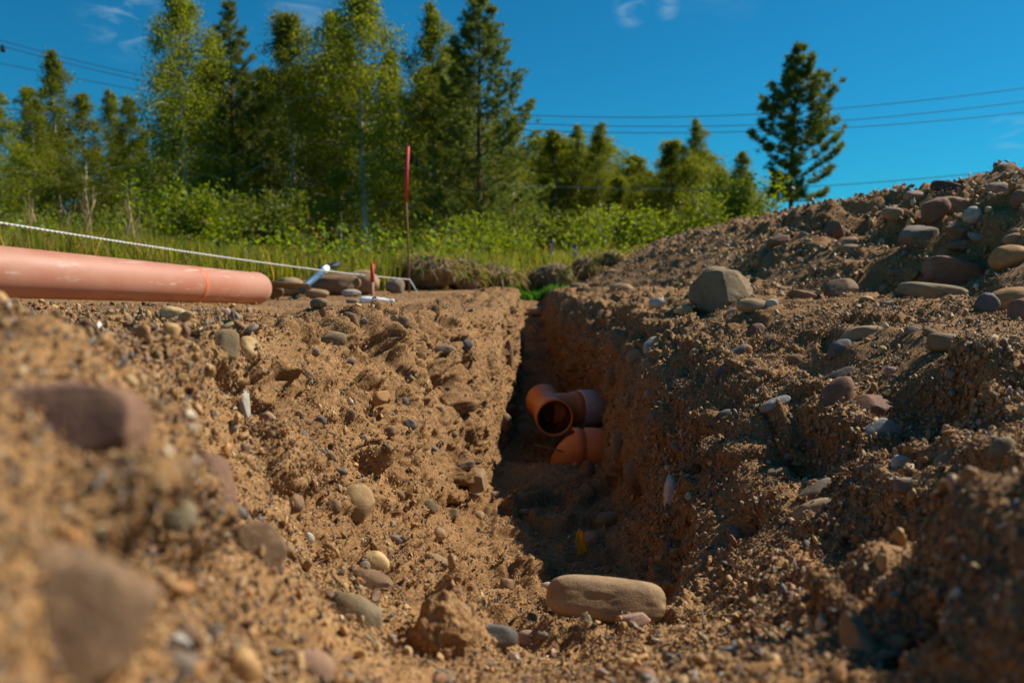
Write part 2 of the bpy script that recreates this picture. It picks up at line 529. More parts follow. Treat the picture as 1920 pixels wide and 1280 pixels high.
# ------------------------------------------------------------------ terrain: trench, banks and spoil heap
# cross-sections from the camera outward: x, z of 12 control points
#   plateau, crest, wall x3, floor x3, wall x3, crest
KEY = [
 (0.08, [(-.20,.062),(-.125,.052),(-.10,.032),(-.08,.015),(-.06,-.015),(-.03,-.04),(.02,-.05),(.06,-.045),(.10,-.03),(.14,-.01),(.18,.02),(.24,.045)]),
 (0.20, [(-.22,.074),(-.150,.066),(-.125,.045),(-.105,.01),(-.075,-.035),(-.04,-.065),(.02,-.078),(.07,-.072),(.11,-.055),(.155,-.035),(.19,.0),(.25,.04)]),
 (0.40, [(-.33,.078),(-.235,.070),(-.190,.045),(-.172,-.005),(-.145,-.06),(-.08,-.115),(0,-.128),(.09,-.125),(.14,-.115),(.19,-.095),(.235,-.055),(.30,.015)]),
 (0.60, [(-.38,.060),(-.290,.048),(-.262,.01),(-.238,-.055),(-.195,-.12),(-.12,-.175),(0,-.208),(.10,-.203),(.15,-.188),(.21,-.165),(.28,-.12),(.40,-.045)]),
 (0.90, [(-.40,.046),(-.325,.034),(-.290,.01),(-.250,-.08),(-.190,-.175),(-.10,-.262),(.02,-.315),(.14,-.312),(.20,-.275),(.25,-.235),(.32,-.175),(.46,-.07)]),
 (1.20, [(-.42,.036),(-.305,.022),(-.270,-.02),(-.225,-.13),(-.185,-.25),(-.135,-.365),(.08,-.392),(.20,-.385),(.248,-.30),(.27,-.235),(.32,-.165),(.44,-.06)]),
 (1.60, [(-.40,.018),(-.250,.008),(-.200,-.04),(-.160,-.16),(-.130,-.30),(-.10,-.410),(.08,-.418),(.23,-.41),(.262,-.30),(.275,-.20),(.305,-.11),(.37,-.03)]),
 (2.10, [(-.35,.006),(-.150,.0),(-.105,-.07),(-.075,-.19),(-.055,-.32),(-.035,-.415),(.10,-.420),(.235,-.41),(.256,-.30),(.266,-.20),(.288,-.10),(.35,-.015)]),
 (2.28, [(-.33,.004),(-.100,-.002),(-.070,-.08),(-.055,-.20),(-.045,-.33),(-.030,-.435),(.10,-.440),(.25,-.43),(.268,-.31),(.272,-.20),(.288,-.10),(.35,-.01)]),
 (2.45, [(-.30,.0),(-.070,-.005),(-.050,-.09),(-.042,-.22),(-.035,-.37),(-.025,-.50),(.10,-.510),(.31,-.50),(.33,-.36),(.32,-.20),(.30,-.10),(.35,.0)]),
 (3.00, [(-.25,.0),(-.040,.0),(-.025,-.10),(-.018,-.22),(-.010,-.36),(0,-.475),(.12,-.485),(.27,-.48),(.29,-.36),(.27,-.20),(.27,-.10),(.32,.0)]),
 (3.50, [(-.25,.0),(-.020,.0),(-.005,-.10),(.002,-.22),(.010,-.34),(.02,-.445),(.12,-.455),(.22,-.45),(.235,-.33),(.245,-.20),(.26,-.10),(.31,.0)]),
 (4.50, [(-.22,.0),(.000,.0),(.012,-.10),(.022,-.20),(.032,-.31),(.045,-.415),(.14,-.43),(.23,-.42),(.245,-.31),(.255,-.20),(.27,-.10),(.32,.0)]),
 (5.50, [(-.20,.0),(.010,.0),(.022,-.08),(.035,-.16),(.045,-.25),(.06,-.33),(.15,-.34),(.24,-.33),(.255,-.24),(.265,-.16),(.28,-.08),(.32,.0)]),
 (6.30, [(-.20,.0),(.015,.0),(.03,-.05),(.045,-.10),(.055,-.15),(.07,-.19),(.16,-.20),(.25,-.19),(.265,-.14),(.28,-.09),(.30,-.04),(.34,.0)]),
 (7.00, [(-.20,.0),(.02,.0),(.035,-.01),(.05,-.02),(.06,-.03),(.08,-.04),(.16,-.04),(.25,-.04),(.27,-.03),(.29,-.02),(.31,-.01),(.36,.0)]),
 (9.50, [(-.20,.0),(.02,.0),(.035,.0),(.05,.0),(.06,.0),(.08,.0),(.16,.0),(.25,.0),(.27,.0),(.29,.0),(.31,.0),(.36,.0)]),
]
ys = [0.08]
while ys[-1] < 9.4:
    y = ys[-1]
    ys.append(y + (0.0042 if y < .35 else max(.0030, .0034 * y)))
ys = np.array(ys)
NR = len(ys)
ky = np.array([k[0] for k in KEY])
kp = np.array([k[1] for k in KEY])                       # (K,12,2)
ctrl = np.zeros((NR, 12, 2))
for i in range(12):
    for j in range(2):
        ctrl[:, i, j] = np.interp(ys, ky, kp[:, i, j])
# smooth the kinks between key sections
for _ in range(30):
    ctrl[1:-1] = (ctrl[:-2] + 2 * ctrl[1:-1] + ctrl[2:]) / 4
SEGN = [26, 34, 46, 46, 44, 44, 44, 40, 40, 34, 42]      # samples in each of the 11 spans
cols = []
for i, n in enumerate(SEGN):
    p0 = ctrl[:, max(i - 1, 0)]; p1 = ctrl[:, i]; p2 = ctrl[:, i + 1]; p3 = ctrl[:, min(i + 2, 11)]
    for k in range(n):
        u = k / n
        cols.append(.5 * ((2 * p1) + (-p0 + p2) * u + (2 * p0 - 5 * p1 + 4 * p2 - p3) * u * u + (-p0 + 3 * p1 - 3 * p2 + p3) * u ** 3))
cols.append(ctrl[:, 11])


def h_left(x, y):
    under = (1 - sstep(-.85, -.60, x)) * np.interp(y, [0, 1.0, 1.8, 2.9], [.02, .025, .020, 0])
    return np.interp(y, [0, .5, 1.1, 1.7, 2.9, 4, 9], [.06, .060, .034, .014, -.006, -.004, 0]) + under


def h_right(x, y):
    base = np.interp(y, [0, .4, .9, 1.2, 1.9, 3, 9], [.04, .025, 0, 0, .022, .03, .02]) + .05 * np.clip(x - .4, 0, .6)
    foot = np.interp(y, [0, 1, 1.5, 2, 2.3, 3.5, 5.5, 7.5, 9], [2.2, 1.9, 1.45, 1.15, 1.0, .85, .55, .6, 1.2])
    m = .5 * np.tanh(.52 * np.clip(x - foot + .06, 0, None) / .5)
    m = m * (1 - sstep(6.6, 8.6, y))
    heap = .24 * np.exp(-(((x - .80) / .20) ** 2 + ((y - .42) / .26) ** 2))       # out-of-view heap, added to cast shade on the near right bank
    return base + m + heap


NL, NRT = 120, 210
left, right = [], []
P = ctrl[:, 0]
xo = 1.0 + .80 * ys
for k in range(NL, 0, -1):
    u = (k / NL) ** 1.7
    x = P[:, 0] - (xo + P[:, 0]) * u
    bl = sstep(0, .12, P[:, 0] - x)
    left.append(np.stack([x, P[:, 1] * (1 - bl) + h_left(x, ys) * bl], 1))
P = ctrl[:, 11]
for k in range(1, NRT + 1):
    u = (k / NRT) ** 1.6
    x = P[:, 0] + (xo - P[:, 0]) * u
    bl = sstep(0, .22, x - P[:, 0])
    right.append(np.stack([x, P[:, 1] * (1 - bl) + h_right(x, ys) * bl], 1))
prof = np.stack(left + cols + right, 1)                 # (NR, NC, 2)
NC = prof.shape[1]
G = np.empty((NR, NC, 3))
G[:, :, 0] = prof[:, :, 0]; G[:, :, 1] = ys[:, None]; G[:, :, 2] = prof[:, :, 1]


def grid_normals(G):
    du = np.gradient(G, axis=1); dv = np.gradient(G, axis=0)
    n = np.cross(du, dv)
    return n / (np.linalg.norm(n, axis=2, keepdims=True) + 1e-12)


idx = np.arange(NR * NC).reshape(NR, NC)
QUADS = np.stack([idx[:-1, :-1], idx[:-1, 1:], idx[1:, 1:], idx[1:, :-1]], -1).reshape(-1, 4)


def coarse_bvh(G, st=4):
    g = G[::st, ::st]
    r_, c_ = g.shape[:2]
    ii = np.arange(r_ * c_).reshape(r_, c_)
    q = np.stack([ii[:-1, :-1], ii[:-1, 1:], ii[1:, 1:], ii[1:, :-1]], -1).reshape(-1, 4)
    return BVHTree.FromPolygons(g.reshape(-1, 3).tolist(), q.tolist())


ORG = Vector((0, 0, CAM_Z))
bv0 = coarse_bvh(G, 5)
NRM = grid_normals(G)
yy = G[:, :, 1]
# (px, py, radius px, aspect, amount m): hollows (-) and overhanging lumps (+) of the walls
DENTS = [
 (690, 893, 34, 1.5, -.040), (640, 905, 26, 1.2, -.022), (690, 845, 42, 1.6, .022),
 (850, 722, 26, 1.6, -.028), (835, 690, 30, 1.8, .014), (800, 765, 24, 1.8, -.022), (880, 690, 20, 1.5, -.014),
 (845, 760, 16, 1.2, -.028), (855, 772, 16, 1.4, -.020), (720, 640, 26, 2.0, .016), (700, 655, 22, 2.2, -.014),
 (720, 600, 22, 1.5, .010), (760, 690, 14, 1.5, -.012), (545, 830, 30, 1.6, .008),
 (345, 800, 42, .8, -.050), (300, 985, 40, 1.5, -.030), (270, 1085, 42, 1.8, -.055), (180, 960, 60, 1.5, .018),
 (300, 700, 60, 1.4, .018), (150, 600, 80, 1.6, .012), (250, 890, 40, 1.5, -.018), (330, 1010, 40, 1.0, .015),
 (820, 1170, 46, .7, .030), (850, 1230, 60, 1.4, .024), (760, 1200, 40, 1.0, -.010),
 (1340, 800, 30, .8, .016), (1290, 900, 34, .7, -.022), (1240, 800, 40, .8, .012), (1180, 760, 34, .8, .014),
 (1190, 930, 40, .8, -.016), (1390, 990, 40, 1.0, -.014), (1370, 690, 26, 1.5, .012), (1350, 640, 30, 1.8, .012),
 (1430, 600, 34, 2.0, .010), (1530, 680, 30, 2.2, -.010), (1500, 830, 40, 2.6, -.016), (1560, 790, 50, 2.2, .012),
 (1700, 760, 60, 2.2, -.018), (1640, 870, 50, 2.0, .014), (1850, 700, 50, 1.3, .030), (1860, 790, 50, 1.2, .022),
 (1760, 800, 50, 1.8, -.020), (1600, 1000, 60, 2.2, -.016), (1500, 1060, 50, 2.2, .008), (1650, 1060, 60, 2.2, .014),
 (1780, 950, 70, 2.0, -.012), (1700, 1180, 50, 1.4, -.02), (1590, 1170, 40, .7, .022), (1850, 1000, 70, 1.5, .016),
 (1120, 1210, 50, 2.4, .008), (1180, 1140, 30, 2.0, .008), (1620, 420, 40, 1.6, -.03), (1560, 430, 34, 1.2, .04),
 (1750, 500, 60, 1.8, -.03), (1650, 520, 40, 2.0, -.025), (1480, 470, 40, 2.0, .03), (1880, 420, 40, 1.5, .04),
]
Gf = G.reshape(-1, 3); Nf = NRM.reshape(-1, 3)
disp = np.zeros(len(Gf))
for (px, py, rp, asp, amt) in DENTS:
    hit, nn, _, dst = bv0.ray_cast(ORG, px_dir(px, py))
    if hit is None: continue
    rr = rp / FPX * dst
    dd = Gf - np.array(hit)
    m = (np.abs(dd) < rr * 3.2 * max(asp, 1)).all(1)
    q = dd[m]
    e = (q[:, 0] ** 2 + q[:, 1] ** 2) / (rr * asp) ** 2 + (q[:, 2] / rr) ** 2
    disp[m] += amt * (2.6 if amt < 0 else 1.6) * np.exp(-e ** 1.6)
near = 1 / (1 + (yy.ravel() / 3.0) ** 2)
Xf = Gf[:, 0]; Yf = Gf[:, 1]
incut = sstep(-.5, -.25, Xf) * (1 - sstep(.35, .7, Xf)) * (1 - sstep(6, 7, Yf))       # in and near the cut
rough = .45 + .75 * incut + .32 * sstep(.45, .7, Xf) * (1 - sstep(6, 8, Yf))
rough *= 1 - .6 * sstep(6.8, 7.5, Yf)
rough *= .45 + .55 * sstep(.25, 1.0, Yf)
rough *= 1 - .75 * sstep(2.2, 3.0, Yf) * (1 - sstep(-.5, -.1, Xf))
Q = Gf * np.array([1, 1, 1.25])
disp += rough * .017 * fbm(Q, 7.5, 2, 3)
disp += rough * .0065 * fbm(Q, 24, 2, 9)
patch = sstep(-.05, .30, fbm(Q, 5.0, 2, 17))
bil = .55 - 2 * np.abs(fbm(Q, 42, 2, 21))
disp += rough * .0050 * bil * (0.4 + .6 * near) * (.1 + .9 * patch)
disp += .0030 * rough * fbm(Q, 110, 2, 31)
warp = np.stack([fbm(Q, 14, 2, 301), fbm(Q, 14, 2, 302), fbm(Q, 14, 2, 303)], 1) * .022
patch2 = sstep(-.25, .30, fbm(Q, 3.4, 2, 19))
f1_, f2_, id_ = worley(Gf * np.array([1, .8, 1.2]) + warp, 15, 7)
disp += rough * .024 * (id_ * .8 + .1) * sstep(0, .14, f2_ - f1_) * patch2
f1_, f2_, id_ = worley(Gf + warp * .5, 48, 17)
disp += rough * .0085 * (id_ * .8 + .3 - f1_ * .7) * sstep(0, .2, f2_ - f1_) * (.08 + .92 * patch)
crk = np.abs(fbm(Gf * np.array([1, 1, 1.5]) + warp, 6.5, 2, 331))
disp -= incut * .022 * (1 - sstep(0, .05, crk)) * patch2
scr = fbm(np.stack([Gf[:, 0] * 2, Gf[:, 1] * 3.0, (Gf[:, 2] - .38 * Gf[:, 1]) * 30], 1) + warp * 20, 1.0, 2, 351)
disp += incut * .0085 * np.clip(scr * 2.2, -1, 1) * sstep(-.15, .2, fbm(Q, 3.0, 2, 355))
big_m = sstep(.8, 1.4, Xf) * sstep(1.5, 2.5, Yf) * (1 - sstep(7, 8.5, Yf))
f1_, f2_, id_ = worley(Gf + 2 * warp, 6.5, 27)
disp += big_m * .045 * id_ * sstep(0, .2, f2_ - f1_)
disp += big_m * (.030 * fbm(Gf, 4.0, 3, 51) + .018 * (1 - 2 * np.abs(fbm(Gf, 11, 2, 55))))
# ledges and slumps in the cut faces: sharp steps following a noise field
led = fbm(Gf * np.array([1, 1, 1.5]), 9, 2, 71)
disp += incut * .007 * (np.clip(led * 8 - 1, -1, 1)) * (.3 + .7 * patch)
Gf = Gf + Nf * disp[:, None]
fine = np.where(Yf < 2.4, 1.0, .4)
Gf = Gf + Nf * (.0015 * fine * rough * fbm(Q, 300, 1, 91))[:, None]
G = Gf.reshape(NR, NC, 3)
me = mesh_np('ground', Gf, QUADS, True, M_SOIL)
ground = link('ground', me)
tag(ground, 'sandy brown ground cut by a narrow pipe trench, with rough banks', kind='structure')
NRM = grid_normals(G); Nf = NRM.reshape(-1, 3)
BV = coarse_bvh(G, 2)


def cast(px, py):
    hit, nn, _, dst = BV.ray_cast(ORG, px_dir(px, py))
    return hit, nn, dst


def drop(x, y, zdef=0.0):
    hit, nn, _, d_ = BV.ray_cast(Vector((x, y, 2.0)), Vector((0, 0, -1)))
    return hit.z if hit is not None else zdef


def at(px, py, d):
    """the point at depth d (metres along y) that the given picture point looks at"""
    v = px_dir(px, py)
    return ORG + v * (d / v.y)


# meadow: rings from the rim of the dug ground out to the horizon
rim = np.concatenate([G[0, ::4], G[::4, -1], G[-1, ::-4], G[::-4, 0]])
cen = np.array([0, 4.0, 0])
rings = [rim]
for r0 in (1.06, 1.25, 2.0, 5, 15, 60):
    q = cen + (rim - cen) * r0
    q[:, 2] = rim[:, 2] * (1 - sstep(1.0, 1.25, np.array(r0))) - .01
    if r0 > 1.1: q[:, 2] += .05 * fbm(q, .3, 2, 5)
    rings.append(q)
nr = len(rim)
V = np.vstack(rings)
F = []
for i in range(len(rings) - 1):
    a = np.arange(nr); b2 = (a + 1) % nr
    F.append(np.stack([i * nr + a, i * nr + b2, (i + 1) * nr + b2, (i + 1) * nr + a], 1))
tag(link('meadow_ground', mesh_np('meadow_ground', V, np.vstack(F), True, M_MEADOW)), 'overgrown meadow ground beyond the dig', kind='structure')

# ------------------------------------------------------------------ gravel (uncountable grains)
PAL = np.array([(.11, .085, .065), (.16, .145, .13), (.22, .18, .135), (.30, .175, .075), (.42, .245, .095), (.50, .32, .14), (.34, .185, .07),
                (.26, .13, .06), (.44, .21, .07), (.58, .45, .29), (.36, .23, .16), (.24, .18, .09), (.60, .53, .44), (.20, .11, .06)])
PW = np.array([2.5, 3.5, 5, 15, 19, 15, 16, 9, 8, 3.5, 5, 5, 1.0, 7.]); PW /= PW.sum()


def scatter(name, count, size, dmax, weight, seed, label, sink=.15, dark=1.0):
    r_ = np.random.default_rng(seed)
    Pp = Gf
    d_ = np.linalg.norm(Pp - np.array(ORG), axis=1)
    du = np.linalg.norm(np.gradient(G, axis=1), axis=2).ravel(); dv = np.linalg.norm(np.gradient(G, axis=0), axis=2).ravel()
    area = du * dv
    inview = (np.abs(Pp[:, 0]) < Pp[:, 1] * .80 + .10)
    wt = area * weight(Pp, Nf) * inview * (d_ < dmax) / np.maximum(d_, .45) ** 1.3
    wt /= wt.sum()
    k = r_.choice(len(Pp), count, p=wt)
    p = Pp[k]
    tang = np.stack([r_.normal(size=count)] * 3, 1) * 0
    off = r_.normal(size=(count, 3)) * np.minimum(np.sqrt(area[k]) * .6, .02)[:, None]
    off -= Nf[k] * np.sum(off * Nf[k], 1, keepdims=True)
    s = size[0] * (size[1] / size[0]) ** (r_.random(count) ** 1.6)
    p = p + off + Nf[k] * (s * (.5 - sink))[:, None]
    sc = np.stack([s * 1.1, s * r_.uniform(.5, 1, count), s * r_.uniform(.3, .7, count)], 1) * .5
    me = bpy.data.meshes.new(name)
    me.vertices.add(count)
    me.vertices.foreach_set('co', p.astype(np.float32).ravel())
    for an, typ, arr in (('rot', 'FLOAT_VECTOR', r_.uniform(0, 6.28, (count, 3))), ('scl', 'FLOAT_VECTOR', sc)):
        a = me.attributes.new(an, typ, 'POINT'); a.data.foreach_set('vector', arr.astype(np.float32).ravel())
    a = me.attributes.new('pick', 'INT', 'POINT'); a.data.foreach_set('value', r_.integers(0, 4, count).astype(np.int32))
    c = PAL[r_.choice(len(PAL), count, p=PW)] * r_.uniform(.75, 1.25, (count, 1)) * dark
    c4 = np.ones((count, 4), np.float32); c4[:, :3] = c
    a = me.attributes.new('tint', 'FLOAT_COLOR', 'POINT'); a.data.foreach_set('color', c4.ravel())
    me.update()
    o = link(name, me)
    ng = bpy.data.node_groups.new(name, 'GeometryNodeTree')
    ng.interface.new_socket('Geometry', in_out='INPUT', socket_type='NodeSocketGeometry')
    ng.interface.new_socket('Geometry', in_out='OUTPUT', socket_type='NodeSocketGeometry')
    n = ng.nodes.new; l = ng.links.new
    gi = n('NodeGroupInput'); go = n('NodeGroupOutput')
    g2i = n('GeometryNodeGeometryToInstance')
    for v_ in range(4):
        ico = n('GeometryNodeMeshIcoSphere'); ico.inputs['Radius'].default_value = 1; ico.inputs['Subdivisions'].default_value = 2
        sp = n('GeometryNodeSetPosition')
        nzn = n('ShaderNodeTexNoise'); nzn.noise_dimensions = '4D'; nzn.inputs['W'].default_value = v_ * 7.7 + 1
        nzn.inputs['Scale'].default_value = .9; nzn.inputs['Detail'].default_value = 1
        sub = n('ShaderNodeVectorMath'); sub.operation = 'SUBTRACT'; sub.inputs[1].default_value = (.5, .5, .5)
        l(nzn.outputs['Color'], sub.inputs[0])
        scn = n('ShaderNodeVectorMath'); scn.operation = 'SCALE'; scn.inputs['Scale'].default_value = 2.3
        l(sub.outputs[0], scn.inputs[0]); l(ico.outputs[0], sp.inputs['Geometry']); l(scn.outputs[0], sp.inputs['Offset'])
        sm = n('GeometryNodeSetShadeSmooth'); l(sp.outputs[0], sm.inputs[0]); sm.inputs['Shade Smooth'].default_value = (size[0] > .004)
        st = n('GeometryNodeSetMaterial'); st.inputs['Material'].default_value = M_GRAIN
        l(sm.outputs[0], st.inputs[0]); l(st.outputs[0], g2i.inputs[0])
    iop = n('GeometryNodeInstanceOnPoints'); iop.inputs['Pick Instance'].default_value = True

    def na(nm, ty):
        q_ = n('GeometryNodeInputNamedAttribute'); q_.data_type = ty; q_.inputs[0].default_value = nm
        return [s_ for s_ in q_.outputs if s_.enabled][0]
    l(gi.outputs[0], iop.inputs['Points']); l(g2i.outputs[0], iop.inputs['Instance'])
    l(na('pick', 'INT'), iop.inputs['Instance Index'])
    e2r = n('FunctionNodeEulerToRotation'); l(na('rot', 'FLOAT_VECTOR'), e2r.inputs[0]); l(e2r.outputs[0], iop.inputs['Rotation'])
    l(na('scl', 'FLOAT_VECTOR'), iop.inputs['Scale'])
    l(iop.outputs[0], go.inputs[0])
    o.modifiers.new('grains', 'NODES').node_group = ng
    tag(o, label, kind='stuff')
    return o


def w_all(P_, N_):
    wv = np.ones(len(P_))
    lw = (P_[:, 0] < 0) & (P_[:, 2] < .03)
    wv[lw] = .55
    wv *= 1 - .9 * sstep(6.4, 7.2, P_[:, 1])
    cl = fbm(P_, 9, 2, 401)
    return wv * (.35 + np.clip(cl * 1.6 + .6, 0, 1.6))


def w_right(P_, N_):
    wv = np.where(P_[:, 0] > .22, 1.0, .22)
    wv = np.where((P_[:, 0] < -.25) & (P_[:, 2] > .04), .9, wv)
    cl = fbm(P_, 6, 2, 477)
    return wv * (.2 + np.clip(cl * 1.8 + .6, 0, 2)) * (1 - sstep(6.4, 7.0, P_[:, 1]))


scatter('sand', 230000, (.0014, .0034), 2.9, w_all, 1, 'coarse sand grains covering the trench walls and banks')
scatter('gravel', 72000, (.0030, .0075), 5.0, w_right, 2, 'fine gravel strewn over the banks and trench floor')
scatter('fine_pebbles', 6500, (.0070, .0145), 6.5, w_right, 3, 'small mixed pebbles lying in the gravel', sink=.2).name = 'gravel_pebbles'
scatter('heap_gravel', 9000, (.012, .030), 7.5, lambda P_, N_: sstep(.5, 1.0, P_[:, 0]) * sstep(1.7, 2.6, P_[:, 1]) * (1 - sstep(7, 7.8, P_[:, 1])) * P_[:, 1] ** 1.2, 4,
        'crumbs of soil and small stones on the spoil heap', sink=.3)


# ------------------------------------------------------------------ stones
def ico(sub):
    import bmesh
    bm = bmesh.new()
    bmesh.ops.create_icosphere(bm, subdivisions=sub, radius=1)
    v = np.array([tuple(x.co) for x in bm.verts]); f = np.array([[q.index for q in p.verts] for p in bm.faces])
    bm.free()
    return v, f


ICO = {3: ico(3), 4: ico(4), 5: ico(5)}


def stone_me(sx, sy, sz, shape, mat, seed, sub=4):
    v, f = ICO[sub]
    u = v.copy()
    r_ = np.random.default_rng(seed)
    if shape == 'block': p = 3.2
    elif shape == 'loaf': p = 3.6
    elif shape == 'slab': p = 2.9
    elif shape == 'sharp': p = 2.8
    else: p = 2.15
    nrm_ = (np.abs(u) ** p).sum(1) ** (1 / p)
    u = u / nrm_[:, None]
    off = r_.uniform(-50, 50, 3)
    lo = fbm(v + off, .95, 2, seed)
    u = u * (1 + (.17 if shape != 'loaf' else .06) * lo)[:, None]
    # skew so that one end is fuller than the other
    u[:, 1] *= 1 + u[:, 0] * r_.uniform(-.22, .22)
    u[:, 2] *= 1 + u[:, 0] * r_.uniform(-.15, .15)
    ncut = {'sharp': 9, 'slab': 4, 'block': 2, 'egg': 1, 'loaf': 0}.get(shape, 1)
    for _ in range(ncut):
        n_ = r_.normal(size=3); n_ /= np.linalg.norm(n_)
        dlim = r_.uniform(.60, .85) if shape == 'sharp' else r_.uniform(.74, .92)
        dd = u @ n_ - dlim
        m = dd > 0
        u[m] -= (dd[m] * .86)[:, None] * n_
    u = u * (1 + .035 * fbm(v + off, 4.5, 3, seed + 5) + (.012 if shape in ('sharp', 'slab') else .005) * fbm(v + off, 14, 2, seed + 8))[:, None]
    u = u * np.array([sx, sy, sz]) * .5
    return mesh_np('stone', u, f, True, mat)


STONES = []       # (px, py, w, h, hit distance, label, short)


def place_stone(px, py, wp, hp, rot, col, shape, label, rest=False, depth=None, bury=.22, d=None, short=None, group=None, name='stone', seedx=0, z_off=0):
    seed = int(abs(px * 7 + py * 13)) % 99991 + seedx
    if d is not None:
        c = at(px, py, d); dst = (c - ORG).length
    else:
        by = py + (hp * .42 if rest else 0)
        hit, nn, dst = cast(px, by)
        if hit is None: return None
        c = hit
    sx = wp / FPX * dst; sy = hp / FPX * dst
    sz = (depth if depth is not None else (.75 if rest else .62)) * (sx * .5 + sy * .5)
    vd = px_dir(px, py)
    right_ = Vector((1, 0, 0)); up = vd.cross(right_).normalized() * -1
    if up.z < 0: up = -up
    if d is None:
        if rest:
            c = c + up * (sy * .42 - sy * bury * .4) + vd * sz * .15
        else:
            c = c + vd * (sz * (bury - .12))
    q = Matrix((right_, up, right_.cross(up))).transposed()
    q = q @ Matrix.Rotation(-R(rot), 3, 'Z')
    sub = 5 if wp > 95 else (4 if wp > 26 else 3)
    me = stone_me(sx, sy, sz, shape, SM[col], seed, sub)
    o = link(name, me)
    o.rotation_euler = q.to_euler()
    o.location = c
    tag(o, label, 'stone', group)
    STONES.append((px, py, wp, hp, dst, label, short))
    return o


